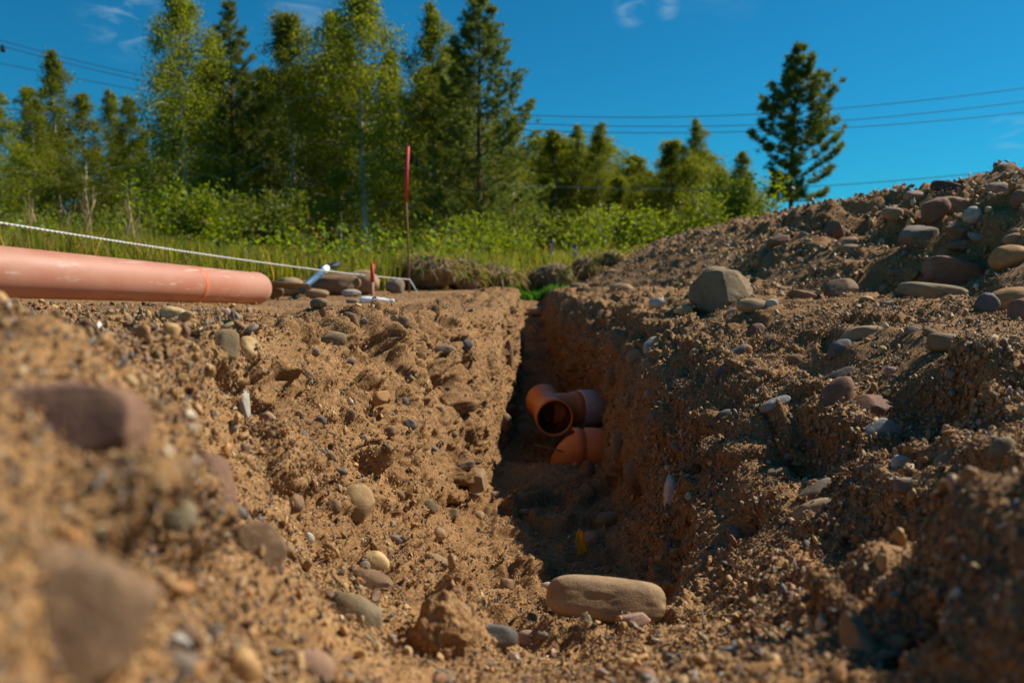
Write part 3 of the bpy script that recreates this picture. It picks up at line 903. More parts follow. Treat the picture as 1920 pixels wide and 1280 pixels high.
S = [
 # px, py, w, h, rot, colour, shape, rest?, label, short landmark name
 (418,648,52,56,4,'olive','block',0,'rounded square grey-olive stone beside the cream egg-shaped stone, high in the sunlit wall','square grey stone'),
 (468,661,44,56,-32,'cream','egg',0,'cream yellow egg-shaped stone high in the sunlit trench wall','cream egg-shaped stone'),
 (612,638,86,38,5,'olive','egg',0,'wide flat olive stone near the top of the sunlit trench wall','wide olive stone'),
 (587,659,28,17,5,'grey','egg',0,'small grey stone tucked under the wide olive stone',None),
 (326,597,52,42,30,'cream','egg',0,'buried cream stone just in front of the long faded orange pipe',None),
 (456,755,20,66,-8,'white','sharp',0,'pale upright sliver of stone set in the sunlit wall','pale stone sliver'),
 (747,603,42,27,0,'brown','block',0,'brown two-toned stone just under the rim of the sunlit wall','two-toned brown stone'),
 (656,596,26,22,8,'brown','block',0,'small square brown stone below the rim near the white plastic piece',None),
 (679,602,22,13,0,'grey','egg',0,'small oval grey stone touching the square brown one below the rim',None),
 (828,656,46,19,-3,'grey','egg',0,'flat grey oval stone on a little ledge of the sunlit wall','grey oval ledge stone'),
 (872,647,30,25,-20,'slate','egg',0,'smooth slate blue pebble next to the flat grey ledge stone','slate blue pebble'),
 (652,677,26,15,8,'slate','egg',0,'small dark slate pebble below the wide olive stone',None),
 (597,567,32,20,-8,'olive','egg',1,'dark olive stone sitting on the rim of the sunlit bank','olive rim stone'),
 (661,564,26,11,5,'grey','egg',1,'flat grey stone on the rim beside the white plastic piece',None),
 (704,745,52,30,-15,'orange','sharp',0,'orange-tan rough stone in the middle of the sunlit wall','orange rough stone'),
 (757,754,20,22,30,'slate','egg',0,'dark slate pebble beside the orange rough stone',None),
 (655,778,23,22,20,'brown','block',0,'square brown pebble in the smooth sand of the sunlit wall',None),
 (555,775,26,14,4,'tan','egg',0,'small flat cream-tan pebble in smooth sand of the sunlit wall',None),
 (575,794,22,14,0,'brown','egg',0,'small brown pebble under the flat cream-tan pebble',None),
 (566,814,18,14,-10,'slate','egg',0,'round slate pebble in the sand of the sunlit wall',None),
 (607,851,44,22,14,'olive','egg',0,'tapered olive pebble low in the sunlit wall','tapered olive pebble'),
 (636,884,32,14,6,'slate','egg',0,'flat slate pebble beside the dark hollow of the sunlit wall','flat slate pebble'),
 (493,790,48,38,30,'pink','sharp',0,'pink angular stone behind the pale stone sliver','pink angular stone'),
 (511,818,18,26,-30,'brown','egg',0,'small brown pebble leaning below the pink angular stone',None),
 (541,935,50,58,-20,'brown','egg',0,'half-buried brown stone beside the big golden stone',None),
 (668,945,68,74,-25,'gold','egg',0,'big round golden stone bulging from the sunlit wall under a hollow','big golden stone'),
 (625,950,30,26,0,'brown','egg',0,'dark pebble touching the big golden stone',None),
 (480,1032,98,108,25,'brown','block',0,'large brown stone split by a diagonal edge in the lower sunlit wall','split brown stone'),
 (394,945,84,175,-12,'red','slab',0,'tall red-brown slab standing in the sunlit wall','tall red-brown slab'),
 (335,985,62,80,30,'olive','egg',0,'blurred pale olive stone in front of the tall red-brown slab',None),
 (703,1055,54,46,10,'cream','egg',0,'bright cream stone on the lower slope of the sunlit wall','bright cream stone'),
 (682,1062,24,26,0,'grey','egg',0,'grey pebble pressed against the bright cream stone',None),
 (818,1001,38,28,8,'tan','egg',0,'striped tan pebble low in the sunlit wall','striped tan pebble'),
 (803,948,34,22,30,'olive','slab',0,'small olive chip above the striped tan pebble',None),
 (889,899,52,46,10,'tan','sharp',0,'angular tan stone at the foot of the sunlit wall by the shadow','angular tan stone'),
 (886,925,28,20,10,'grey','egg',0,'grey pebble under the angular tan stone',None),
 (872,873,38,16,-14,'grey','slab',0,'flat grey chip on top of the angular tan stone',None),
 (899,971,22,26,-30,'tan','egg',0,'tan pebble at the shadow edge below the angular tan stone',None),
 (820,1049,44,18,22,'tan','slab',0,'flat tan slip of stone on the lower lit slope',None),
 (662,1162,120,80,38,'olive','slab',0,'blurred olive slab lying on the lit slope near the camera','blurred olive slab'),
 (695,1103,96,64,30,'brown','slab',0,'blurred brown slab between the olive slab and the bright cream stone',None),
 (582,1256,84,66,10,'pink','egg',0,'blurred pinkish white stone at the bottom of the lit slope','pinkish white stone'),
 (925,1192,84,40,0,'slate','slab',0,'blurred grey slab in the gravel before the loaf-shaped stone','blurred grey slab'),
 (994,1196,46,28,0,'pink','egg',0,'small pinkish stone between grey slab and loaf-shaped stone',None),
 (332,1254,64,52,0,'grey','egg',0,'very blurred grey stone near the bottom of the lit slope',None),
 (105,815,330,160,3,'red','slab',0,'huge blurred purple-brown slab in the nearest part of the sunlit bank','purple-brown slab'),
 (95,1190,300,290,35,'brown','slab',0,'huge blurred grey-brown flat stone in the nearest corner of the sunlit bank','huge flat grey-brown stone'),
 (1137,1126,206,78,5,'tan','loaf',1,'long loaf-shaped tan stone lying across the mouth of the trench','loaf-shaped stone'),
 (1253,1097,26,32,25,'brown','sharp',1,'small pointed brown stone standing behind the loaf-shaped stone',None),
 (948,1092,32,26,0,'brown','sharp',1,'small brown stone on the shadow edge of the trench floor',None),
 (1190,1158,60,30,-10,'pink','sharp',1,'crumbly pinkish stone leaning on the loaf-shaped stone',None),
 (1137,973,54,34,-10,'olive','egg',1,'olive stone lying in shade on the trench floor','shaded olive stone'),
 (1107,1008,32,30,0,'pink','egg',1,'pinkish grey stone behind the yellow flake on the trench floor',None),
 (1025,1097,20,16,0,'white','egg',1,'tiny whitish stone on the shaded trench floor',None),
 (984,958,20,12,0,'grey','egg',1,'small grey pebble alone on the shaded trench floor',None),
 (1100,893,32,54,8,'brown','slab',0,'upright brown stone leaning on the foot of the shaded wall',None),
 (944,792,32,38,0,'brown','egg',0,'round brown stone sticking out of the sunlit wall opposite the pipes','round brown wall stone'),
 (953,668,20,60,0,'brown','egg',0,'rounded brown stone bulging from the far sunlit wall',None),
 (1223,651,44,32,-32,'white','egg',0,'pale greenish stone catching the sun at the brow of the shaded wall','pale brow stone'),
 (1190,668,36,24,-25,'tan','egg',0,'tan stone tucked below the pale brow stone',None),
 (1217,686,30,34,20,'tan','egg',0,'tan pebble hanging under the brow of the shaded wall',None),
 (1223,739,30,22,15,'pink','block',0,'pinkish grey pebble in the middle of the shaded wall','pinkish wall pebble'),
 (1152,702,34,44,30,'brown','egg',0,'brown stone at the shaded corner above the orange pipes',None),
 (1163,838,36,50,-8,'olive','slab',0,'olive angular stone low in the shaded wall',None),
 (1192,893,50,62,0,'brown','egg',0,'large brown stone buried low in the shaded wall','large brown wall stone'),
 (1257,935,28,78,6,'white','egg',0,'upright bluish white stone in the shaded wall','bluish white stone'),
 (1304,664,26,24,-20,'tan','egg',0,'tan pebble set at the brow where light and shade meet',None),
 (1311,701,24,18,0,'orange','block',0,'small orange-brown pebble under the brow of the shaded wall',None),
 (1331,716,15,22,-20,'pink','egg',0,'small pink pebble below the orange-brown one',None),
 (1352,697,34,16,-40,'slate','slab',0,'thin slate chip leaning in the lit brow',None),
 (1376,662,52,17,-32,'slate','slab',0,'long slate splinter sloping across the lit brow','long slate splinter'),
 (1397,659,24,28,20,'orange','block',0,'orange-tan block at the upper end of the long slate splinter','orange-tan block'),
 (1420,620,32,26,0,'red','egg',0,'round reddish stone sheltered on the lit right bank','round reddish stone'),
 (1493,679,42,32,-10,'brown','sharp',0,'brown angular stone with pinkish top on the gravel bank','brown angular bank stone'),
 (1499,703,18,18,0,'slate','egg',0,'small slate pebble below the brown angular bank stone',None),
 (1402,703,20,14,20,'orange','egg',0,'small yellow-orange pebble on the gravel bank',None),
 (1577,656,46,34,-20,'slate','egg',0,'dark slate stone under the curved tan stone','dark slate stone'),
 (1616,627,74,30,-10,'tan','slab',0,'curved tan stone perched on the gravel bank','curved tan stone'),
 (1570,745,50,82,38,'red','egg',0,'smooth reddish oval stone standing on end in the gravel bank','smooth reddish oval'),
 (1570,707,66,22,-28,'dark','egg',0,'dark grey tongue-shaped stone above the smooth reddish oval',None),
 (1637,772,70,66,0,'red','sharp',0,'wide reddish stone half in shade on the gravel bank','wide reddish stone'),
 (1647,814,74,46,-30,'blue','slab',0,'pale blue-grey slab tilted in front of the wide reddish stone','blue-grey slab'),
 (1452,757,56,20,-24,'blue','slab',0,'pale grey flat chip on the gravel bank','pale flat chip'),
 (1778,640,66,30,2,'olive','loaf',1,'olive oval stone lying on the gravel of the right bank','olive oval stone'),
 (1655,658,18,18,0,'cream','egg',0,'small round cream pebble on the gravel bank',None),
 (1671,699,24,22,0,'pink','egg',0,'round pinkish pebble in the shaded dip of the gravel bank',None),
 (1712,622,30,18,10,'grey','sharp',0,'small grey angular stone left of the olive oval stone',None),
 (1745,627,28,18,15,'brown','egg',0,'small brown stone touching the olive oval stone',None),
 (1461,890,42,28,-6,'olive','slab',0,'grey-olive wedge at the top of the lit gravel patch',None),
 (1530,922,82,28,-30,'grey','slab',0,'long grey stone lying above the two-toned tan stone','long grey stone'),
 (1525,958,84,34,-14,'tan','block',0,'long tan stone half lit and half in shade','half-lit tan stone'),
 (1474,984,30,18,5,'dark','egg',0,'black pebble at the end of the half-lit tan stone',None),
 (1666,904,28,26,0,'tan','egg',0,'orange-tan pebble beside the cupped grey stone',None),
 (1712,912,68,34,8,'grey','slab',0,'cupped grey stone with a lit edge in the near gravel','cupped grey stone'),
 (1782,868,52,44,-20,'olive','egg',0,'blurred olive stone at the edge of the dark hollow',None),
 (1880,842,40,44,0,'olive','egg',0,'blurred rounded stone beside the dark near clod',None),
 (1697,872,44,28,10,'white','block',0,'whitish tan stone at the top of the near gravel patch',None),
 (1612,1225,50,130,-4,'tan','slab',0,'blurred upright tan stone in the darkest near gravel','blurred upright stone'),
 (1448,1258,84,34,-4,'orange','egg',0,'blurred orange-brown stone at the bottom edge of the gravel','blurred orange-brown stone'),
 (1353,545,112,84,-8,'olive','sharp',1,'big olive-grey pitted boulder on the brow of the gravel bank','pitted boulder'),
 (1342,511,52,30,-10,'tan','egg',1,'pale tan stone just behind the pitted boulder',None),
 (1334,575,54,14,2,'tan','egg',1,'thin flat pebble at the foot of the pitted boulder',None),
 (1414,571,62,26,2,'tan','egg',1,'flat tan stone at the side of the pitted boulder','flat tan bank stone'),
 (1446,568,24,18,0,'white','egg',1,'small rough white stone next to the pitted boulder',None),
 (1384,586,42,20,-10,'pink','egg',0,'pinkish stone below the pitted boulder',None),
 (1236,566,38,22,4,'white','egg',1,'whitish stone on the brow beyond the cream oval pebble','whitish brow stone'),
 (1281,580,36,17,-4,'cream','egg',1,'cream oval pebble on the brow beside the pitted boulder','cream oval pebble'),
 (1247,581,24,11,0,'tan','egg',1,'small tan pebble under the whitish brow stone',None),
 (1577,540,58,38,-4,'brown','sharp',1,'brown angular boulder at the foot of the spoil heap','brown angular boulder'),
 (1503,552,48,18,6,'brown','slab',1,'low brown slab at the foot of the spoil heap',None),
 (1796,510,124,54,10,'red','sharp',1,'large reddish brown boulder on the slope of the heap','large reddish boulder'),
 (1746,545,108,28,4,'olive','loaf',1,'long flat olive stone under the large reddish boulder','long flat olive stone'),
 (1850,569,36,38,20,'slate','egg',1,'dark slate stone behind the orange-tan boulder',None),
 (1897,562,74,46,-4,'orange','egg',1,'orange-tan cracked boulder at the edge of the gravel bank','orange-tan boulder'),
 (1913,583,32,42,0,'red','block',1,'dark reddish block before the orange-tan boulder',None),
 (1895,476,64,42,-8,'orange','egg',1,'rounded orange boulder high on the slope of the heap','rounded orange boulder'),
 (1719,443,72,44,4,'grey','sharp',1,'large speckled grey boulder on the heap','speckled grey boulder'),
 (1797,438,56,32,8,'brown','sharp',1,'brown stone lying beside the speckled grey boulder','brown heap stone'),
 (1812,458,62,24,-4,'brown','slab',1,'flat brown stone leaning under the brown heap stone',None),
 (1834,444,34,16,20,'blue','slab',1,'thin bluish stone behind the flat brown stone on the heap',None),
 (1786,385,40,36,20,'tan','block',1,'angular tan stone near the crest of the heap','angular tan crest stone'),
 (1822,400,30,30,0,'white','egg',1,'pale pinkish white stone near the crest of the heap','pale crest stone'),
 (1750,388,52,38,-35,'red','slab',1,'dark reddish slab leaning near the crest of the heap',None),
 (1778,350,58,18,10,'dark','slab',1,'dark flat slab on the very top of the heap','dark crest slab'),
 (1714,365,36,18,2,'pink','egg',1,'pinkish brown stone on the crest before the dark slab',None),
 (1869,353,40,22,4,'pink','egg',1,'pinkish brown rounded stone on the crest after the dark slab',None),
 (1912,372,30,30,0,'red','egg',1,'reddish stone at the far end of the crest',None),
 (1672,400,34,26,0,'tan','sharp',1,'rounded tan stone below the crest of the heap','rounded tan heap stone'),
 (1595,466,36,20,0,'tan','egg',1,'smooth tan pebble on the slope of the heap','smooth tan heap pebble'),
 (1592,452,30,16,0,'pink','egg',1,'pinkish stone behind the smooth tan heap pebble',None),
 (1592,481,18,10,0,'tan','egg',1,'tiny tan pebble under the smooth tan heap pebble',None),
 (1460,448,44,20,-8,'red','egg',1,'reddish oval stone on the crest by the lone pine','reddish crest oval'),
 (1558,432,46,32,-40,'red','sharp',1,'dark reddish slab set in the crest of the heap',None),
 (1532,421,22,14,0,'brown','egg',1,'small brown stone beside the reddish slab on the crest',None),
 (1901,447,32,22,0,'tan','egg',1,'tan rounded stone above the rounded orange boulder',None),
 (1680,510,30,14,0,'grey','egg',1,'small grey stone on the slope of the heap',None),
 (1665,570,24,14,0,'grey','egg',1,'small grey pebble on the gravel below the heap',None),
]
for (px, py, wp, hp, rot, colr, shp, rest, lab, short) in S:
    gr = None
    place_stone(px, py, wp, hp, rot, colr, shp, lab, rest=bool(rest), short=short, group='stones of the dug ground',
                bury=.05 if lab.startswith('long loaf') else ((.42 if (rest and px > 1450 and py < 480) else .28) if rest else (.52 if wp > 200 else .36)), depth=.5 if lab.startswith('long loaf') else None)

# row of field stones behind the pipe, on the flat ground
ROW = [
 (262,492,72,20,3.9,'white','egg','pale pinkish boulder showing over the faded orange pipe'),
 (342,497,64,34,3.9,'tan','sharp','humped tan boulder showing over the faded orange pipe'),
 (466,514,44,46,3.6,'grey','sharp','pointed grey boulder behind the end of the faded pipe'),
 (498,529,66,32,3.9,'brown','egg','flat brown boulder just beyond the end of the faded pipe'),
 (540,524,60,36,4.4,'tan','egg','tan boulder behind the shovel blade'),
 (574,519,44,26,4.9,'brown','egg','rounded brown boulder behind the blue shovel shaft'),
 (595,541,44,20,3.95,'tan','egg','low tan stone beside the shovel blade'),
 (627,526,84,44,4.6,'brown','egg','large smooth brown boulder under the shovel grip'),
 (680,530,66,48,4.7,'tan','egg','large rounded tan boulder by the short red stake'),
 (659,547,36,15,4.2,'white','egg','small pale stone before the two large boulders'),
 (741,529,38,28,5.1,'grey','egg','grey-tan boulder between the two red stakes'),
 (1010,548,40,20,6.3,'tan','egg','tan stone beside the far end of the trench'),
 (1085,553,36,22,5.2,'brown','egg','brown stone by the far corner of the trench'),
 (1165,560,44,18,3.6,'tan','egg','flat tan stone at the foot of the spoil heap'),
]
for (px, py, wp, hp, d, colr, shp, lab) in ROW:
    zb = at(px, py + hp * .5, d).z
    o = place_stone(px, py, wp, hp, 0, colr, shp, lab, d=d, group='field stones on the flat ground', depth=.8, short=None)
    g = drop(o.location.x, o.location.y)
    hh_ = hp / FPX * d
    o.location.z = g + hh_ * .47

# many smaller stones fill the faces between; each is named after the nearest landmark stone
LM = [s for s in STONES if s[6]]
COLN = {'grey': 'grey', 'slate': 'slate', 'olive': 'olive', 'tan': 'tan', 'gold': 'golden', 'cream': 'cream', 'white': 'whitish', 'brown': 'brown',
        'red': 'reddish', 'pink': 'pinkish', 'orange': 'orange', 'dark': 'blackish', 'blue': 'bluish'}
used = set()
cnt = tries = 0
rr = random.Random(77)
taken = [(s[0], s[1], max(s[2], s[3])) for s in STONES]
zones = [((400, 575, 950, 1050), 42), ((1120, 620, 1420, 1060), 20), ((1180, 585, 1900, 900), 40), ((1250, 400, 1915, 560), 16), ((450, 1000, 1000, 1270), 6),
         ((900, 880, 1200, 1080), 8), ((1150, 1130, 1800, 1270), 8), ((960, 600, 1150, 720), 3)]
for (x0, y0, x1, y1), nz_ in zones:
    k = 0
    while k < nz_ and tries < 5000:
        tries += 1
        px, py = rr.uniform(x0, x1), rr.uniform(y0, y1)
        hit, nn, dst = cast(px, py)
        if hit is None or dst > 7 or dst < .4: continue
        wp = 11 + 22 * rr.random() ** 2.2
        if py < 560: wp = 12 + 20 * rr.random() ** 1.8
        if any((px - a) ** 2 + (py - b_) ** 2 < (wp * .6 + c_ * .55) ** 2 for a, b_, c_ in taken): continue
        hp = wp * rr.uniform(.45, .85)
        colr = rr.choice(['grey', 'slate', 'olive', 'tan', 'brown', 'brown', 'red', 'tan', 'grey', 'pink', 'orange', 'slate', 'white', 'olive', 'gold'])
        shp = rr.choice(['egg', 'block', 'sharp', 'sharp', 'slab'])
        best = sorted(LM, key=lambda s: (s[0] - px) ** 2 + (s[1] - py) ** 2)[:4]
        lab = None
        sw = 'tiny' if wp < 14 else ('small' if wp < 21 else 'fair-sized')
        fw = {'egg': 'rounded', 'block': 'blocky', 'sharp': 'angular', 'slab': 'flat'}[shp]
        for s in best:
            dx, dy = px - s[0], py - s[1]
            dd_ = math.hypot(dx, dy)
            where = ('above' if dy < 0 else 'below') if abs(dy) > abs(dx) * .7 else ('right of' if dx > 0 else 'left of')
            far_ = 'just ' if dd_ < 60 else ('' if dd_ < 130 else 'well ')
            lab = f'{sw} {COLN[colr]} {fw} stone {far_}{where} the {s[6]}'
            if lab not in used: break
        if lab in used: continue
        used.add(lab)
        o = place_stone(px, py, wp, hp, rr.uniform(-35, 35), colr, shp, lab, rest=False, group='stones of the dug ground', seedx=k)
        if o is None: continue
        taken.append((px, py, wp)); k += 1; cnt += 1
print('auto stones', cnt)

# ------------------------------------------------------------------ the long faded pipe on the left plateau
PE = Vector((-.915, 2.87, .060)); PB = Vector((-1.09, 1.70, .112))
pax = (PE - PB).normalized()
start = PE - pax * 3.0
root = empty('sewer_pipe', start)
tag(root, 'long faded orange plastic pipe lying on the sand at the left', 'pipe')
r0 = .0555
body = revolve_me('pipe_wall', [(r0 - .003, .0), (r0, .0), (r0, 2.80), (r0 + .0008, 2.83), (r0 + .0008, 2.955), (r0 + .0030, 2.966), (r0 + .0030, 2.982), (r0 + .0008, 2.992),
                                (r0 - .0002, 3.0), (r0 - .003, 3.0), (r0 - .003, .0)], M_PIPE, 72, (0, 0, 0), pax)
link('pipe_wall', body, root)
link('orange_band', revolve_me('orange_band', [(r0 + .0002, 2.55), (r0 + .0012, 2.551), (r0 + .0012, 2.572), (r0 + .0002, 2.573)], M_BAND, 72, (0, 0, 0), pax), root)

# ------------------------------------------------------------------ pipe fittings in the trench
T0 = at(1040, 783, 2.56)
tee = empty('pipe_tee', T0)
tag(tee, 'orange plastic tee fitting with its open socket facing out of the trench', 'pipe fitting')
ax = Vector((-.11, .985, .06)).normalized()
k = 1.0
link('socket', revolve_me('socket', [(.0545, .0), (.0575, -.004), (.0618, -.003), (.0630, .003), (.0630, .012), (.0605, .016), (.0600, .060), (.0565, .072), (.0550, .090), (.0550, .175), (.0600, .185),
     (.0600, .235), (.0630, .240), (.0630, .250), (.0600, .254), (.0545, .254), (.0520, .10), (.0545, .06), (.0545, .0)], M_ORANGE, 72, (0, 0, 0), ax), tee)
link('inner_wall', revolve_me('inner_wall', [(.0538, .004), (.0538, .060), (.0505, .075), (.0505, .245), (.0001, .246)], M_ORIN, 64, (0, 0, 0), ax), tee)
link('rubber_seal', revolve_me('rubber_seal', [(.0535, .010), (.0500, .012), (.0500, .020), (.0535, .022)], M_RUBBER, 64, (0, 0, 0), ax), tee)
bx = Vector((.93, .36, -.03)).normalized()
bs = ax * .125
link('branch', revolve_me('branch', [(.052, .0), (.0545, .03), (.0545, .082), (.058, .090), (.060, .094), (.060, .115), (.056, .120), (.056, .30), (.052, .30)], M_ORANGE, 64, bs, bx), tee)
link('dusty_socket', revolve_me('dusty_socket', [(.0575, .112), (.0630, .114), (.0640, .118), (.0640, .175), (.0600, .18), (.0600, .26)], M_DUSTY, 64, bs, bx), tee)

E0 = at(1092, 842, 2.40)
elb = empty('pipe_elbow', E0)
tag(elb, 'matte orange pipe elbow half sunk in the trench floor under the tee', 'pipe fitting')
pts, rad = [], []
for i in range(15):
    a = math.pi / 2 * i / 14
    pts.append(Vector((.055 - .065 * math.cos(a) - .03, .02 * math.cos(a), -.065 + .065 * math.sin(a))))
    rad.append(.058)
pts = [Vector((-.040, .02, -.14))] + pts + [pts[-1] + Vector((.05, .006, -.002)), pts[-1] + Vector((.20, .03, -.012))]
rad = [.058] + rad + [.058, .058]
v_, f_ = tube_arrays(pts, rad, 48)
link('bend', mesh_np('bend', v_, f_, True, M_ORANGE), elb)
ep = pts[-1]; ed = (pts[-1] - pts[-2]).normalized()
link('collar', revolve_me('collar', [(.058, -.262), (.0635, -.259), (.0635, -.238), (.0600, -.234), (.0600, -.226), (.0650, -.222), (.0650, -.10), (.058, -.098)], M_ORANGE, 48, ep, ed), elb)

# ------------------------------------------------------------------ small things on the ground
def twig(pts, r_, name, label, cat, mat=M_TWIG):
    p = [at(*q) for q in pts]
    o = link(name, tube_me(name, [x - p[0] for x in p], [r_ * (1 - .4 * i / len(p)) for i in range(len(p))], mat, 7), loc=p[0])
    return tag(o, label, cat)


def gtwig(pts, r_, label, mat=M_TWIG, lift=.3):
    p = []
    for q in pts:
        h_, n_, d_ = cast(*q)
        if h_ is None: h_ = at(q[0], q[1], 1.3)
        p.append(h_ + n_ * r_ * lift)
    o = link('twig', tube_me('twig', [x - p[0] for x in p], [r_ * (1 - .5 * i / len(p)) for i in range(len(p))], mat, 7), loc=p[0])
    return tag(o, label, 'twig')


twig([(1003, 833, 2.42), (1020, 838, 2.40), (1036, 841, 2.38), (1055, 846, 2.37)], .0032, 'twig', 'pale twig lying in shade under the open socket', 'twig')
gtwig([(985, 862), (1003, 866), (1020, 866)], .004, 'short pale twig on the edge of the hole before the pipes')
gtwig([(432, 600), (445, 608), (458, 617)], .0035, 'dark splinter of wood near the rim of the sunlit bank')
gtwig([(1095, 715), (1100, 760), (1108, 800)], .003, 'thin dark root hanging down the corner of the shaded wall')

# lump of dark earth near the camera
h_, n_, d_ = cast(835, 1200)
v, f = ICO[5]
cs = 120 / FPX * d_
u = v * (1 + .28 * fbm(v + 3, 1.7, 2, 611) + .16 * fbm(v + 8, 5, 3, 612) + .05 * fbm(v, 18, 2, 613))[:, None] * np.array([.62, .5, .70]) * cs * .8
tag(link('earth_clod', mesh_np('earth_clod', u, f, True, M_SOIL), loc=h_ + Vector((0, .0, cs * .02))), 'blurred dark clod of earth standing up at the bottom of the lit slope', 'clod')

# yellow flake
h_, n_, d_ = cast(1092, 1040)
w_ = 22 / FPX * d_; hgt = 46 / FPX * d_
v0 = []
rows = 9
for j in range(rows):
    t_ = j / (rows - 1)
    ww = w_ * (.35 + .5 * math.sin(math.pi * min(t_ * .8 + .25, 1)) + .12 * math.sin(t_ * 17))
    xx = -w_ * .25 * t_ + w_ * .1 * math.sin(t_ * 8)
    for sx_ in (-1, -.3, .4, 1):
        for th_ in (0, 1):
            v0.append((xx + sx_ * ww * .5, (.0035 * th_) + .004 * math.sin(sx_ * 2 + t_ * 3), t_ * hgt))
f0 = []
for j in range(rows - 1):
    for i in range(3):
        a = j * 8 + i * 2; c_ = a + 8
        f0 += [(a, a + 2, c_ + 2, c_), (a + 1, c_ + 1, c_ + 3, a + 3)]
    a = j * 8; f0 += [(a, a + 8, a + 9, a + 1), (a + 6, a + 7, a + 15, a + 14)]
for a in (0, (rows - 1) * 8):
    for i in range(3): f0.append((a + i * 2, a + i * 2 + 1, a + i * 2 + 3, a + i * 2 + 2))
o = link('leaf', mesh_np('leaf', v0, np.array(f0), True, M_YELLOW), loc=h_)
tag(o, 'yellow dry leaf standing upright on the shaded trench floor', 'leaf')

# white plastic piece
c0 = at(706, 563, 3.3)
zg = drop(c0.x, c0.y)
pw = 66 / FPX * 3.3
prf = [(.0005, 0), (.010, .004), (.0150, .015), (.0160, .035), (.0150, .060), (.0135, .085), (.011, .105), (.0075, .118), (.0060, .124), (.0062, .130), (.0078, .133), (.0078, .143), (.0060, .146), (.0005, .147)]
sc_ = pw / .147
o = link('plastic_bottle', revolve_me('plastic_bottle', [(r_ * sc_, t_ * sc_) for r_, t_ in prf], M_WHITE, 28, (0, 0, 0), (1, .1, -.03)), loc=(c0.x - pw / 2, c0.y, max(zg + .012, c0.z - .004)))
tag(o, 'bright white tapered plastic bottle lying on the flat sand', 'bottle')

# tall red marking rod
RB = at(768, 549, 5.3); RT = at(765, 275, 5.3)
zg = drop(RB.x, RB.y)
rod = empty('marking_rod', (RB.x, RB.y, zg))
tag(rod, 'tall rusty steel rod with its upper third painted red', 'marking rod')
base_ = Vector((RB.x, RB.y, zg))
RM = at(761.5, 375, 5.3)
link('shaft', tube_me('shaft', [Vector((0, 0, -.15)), (RM - base_) * .5 + Vector((.002, 0, 0)), RM - base_], [.0065] * 3, M_RUST, 10), rod)
link('red_sleeve', tube_me('red_sleeve', [RM - base_ + Vector((0, 0, -.01)), (RM + RT) * .5 - base_ + Vector((-.003, 0, 0)), RT - base_], [.011, .012, .0115], M_RED, 12), rod)
# short red stake
SB = at(698, 552, 4.6)
zg = drop(SB.x, SB.y)
stk = empty('marking_stake', (SB.x, SB.y, zg))
tag(stk, 'short dusty stake with a red top beside the rounded boulders', 'stake')
ST = at(698, 495, 4.6); SM_ = at(698, 527, 4.6); b_ = Vector((SB.x, SB.y, zg))
link('shaft', tube_me('shaft', [Vector((0, 0, -.1)), SM_ - b_], [.011, .011], M_PINK, 6), stk)
link('red_top', tube_me('red_top', [SM_ - b_ - Vector((0, 0, .003)), ST - b_], [.0125, .0115], M_RED, 6), stk)

# guide string: two twisted strands
A = at(-260, 375, 1.95); Bq = at(768, 524, 5.29); Cq = at(784, 547, 5.05)
st_root = empty('guide_string', A)
tag(st_root, 'white twisted guide string stretched from the left to the tall rod', 'string')
for ph in (0, math.pi):
    ln = (Bq - A).length
    n_ = int(ln / .006)
    dv_ = (Bq - A).normalized(); a_ = dv_.cross(Vector((0, 0, 1))).normalized(); c_ = dv_.cross(a_)
    pts = []
    for i in range(n_ + 1):
        t_ = i / n_
        an = ph + t_ * ln / .036 * 2 * math.pi
        pts.append(dv_ * ln * t_ + Vector((0, 0, -.02 * 4 * t_ * (1 - t_))) + (a_ * math.cos(an) + c_ * math.sin(an)) * .0018)
    link('strand', tube_me('strand', pts, [.0019] * len(pts), M_STRING, 5), st_root)
zc = drop(Cq.x, Cq.y)
link('string_end', tube_me('string_end', [Bq - A, Vector((Cq.x, Cq.y, zc)) - A], [.0035, .003], M_STRING, 6), st_root)

# shovel leaning on the boulders
sh = empty('shovel', at(577, 534, 3.85))
o0 = at(577, 534, 3.85)
tag(sh, 'shovel with blue shaft and dark D-grip leaning over the boulders', 'shovel')
g1 = at(605, 509, 4.34); g2 = at(612, 503, 4.45); g3 = at(622, 497, 4.6)
link('shaft', tube_me('shaft', [at(566, 541, 3.75) - o0, g1 - o0], [.0165, .0165], M_BLUE, 16), sh)
link('collar', tube_me('collar', [g1 - o0 - (g2 - g1) * .02, g2 - o0], [.0195, .0200], M_WHITE, 16), sh)
gd = (g3 - g1).normalized(); side = Vector((.93, .2, .25)); side = (side - gd * side.dot(gd)).normalized()
gp = []
for (u_, s_) in [(0, 0), (.03, -.045), (.085, -.055), (.10, -.04), (.105, 0), (.10, .04), (.085, .055), (.03, .045), (0, 0)]:
    gp.append(g2 - o0 + gd * u_ + side * s_)
link('grip', tube_me('grip', gp, [.014, .013, .012, .014, .015, .014, .012, .013, .014], M_NAVY, 10), sh)
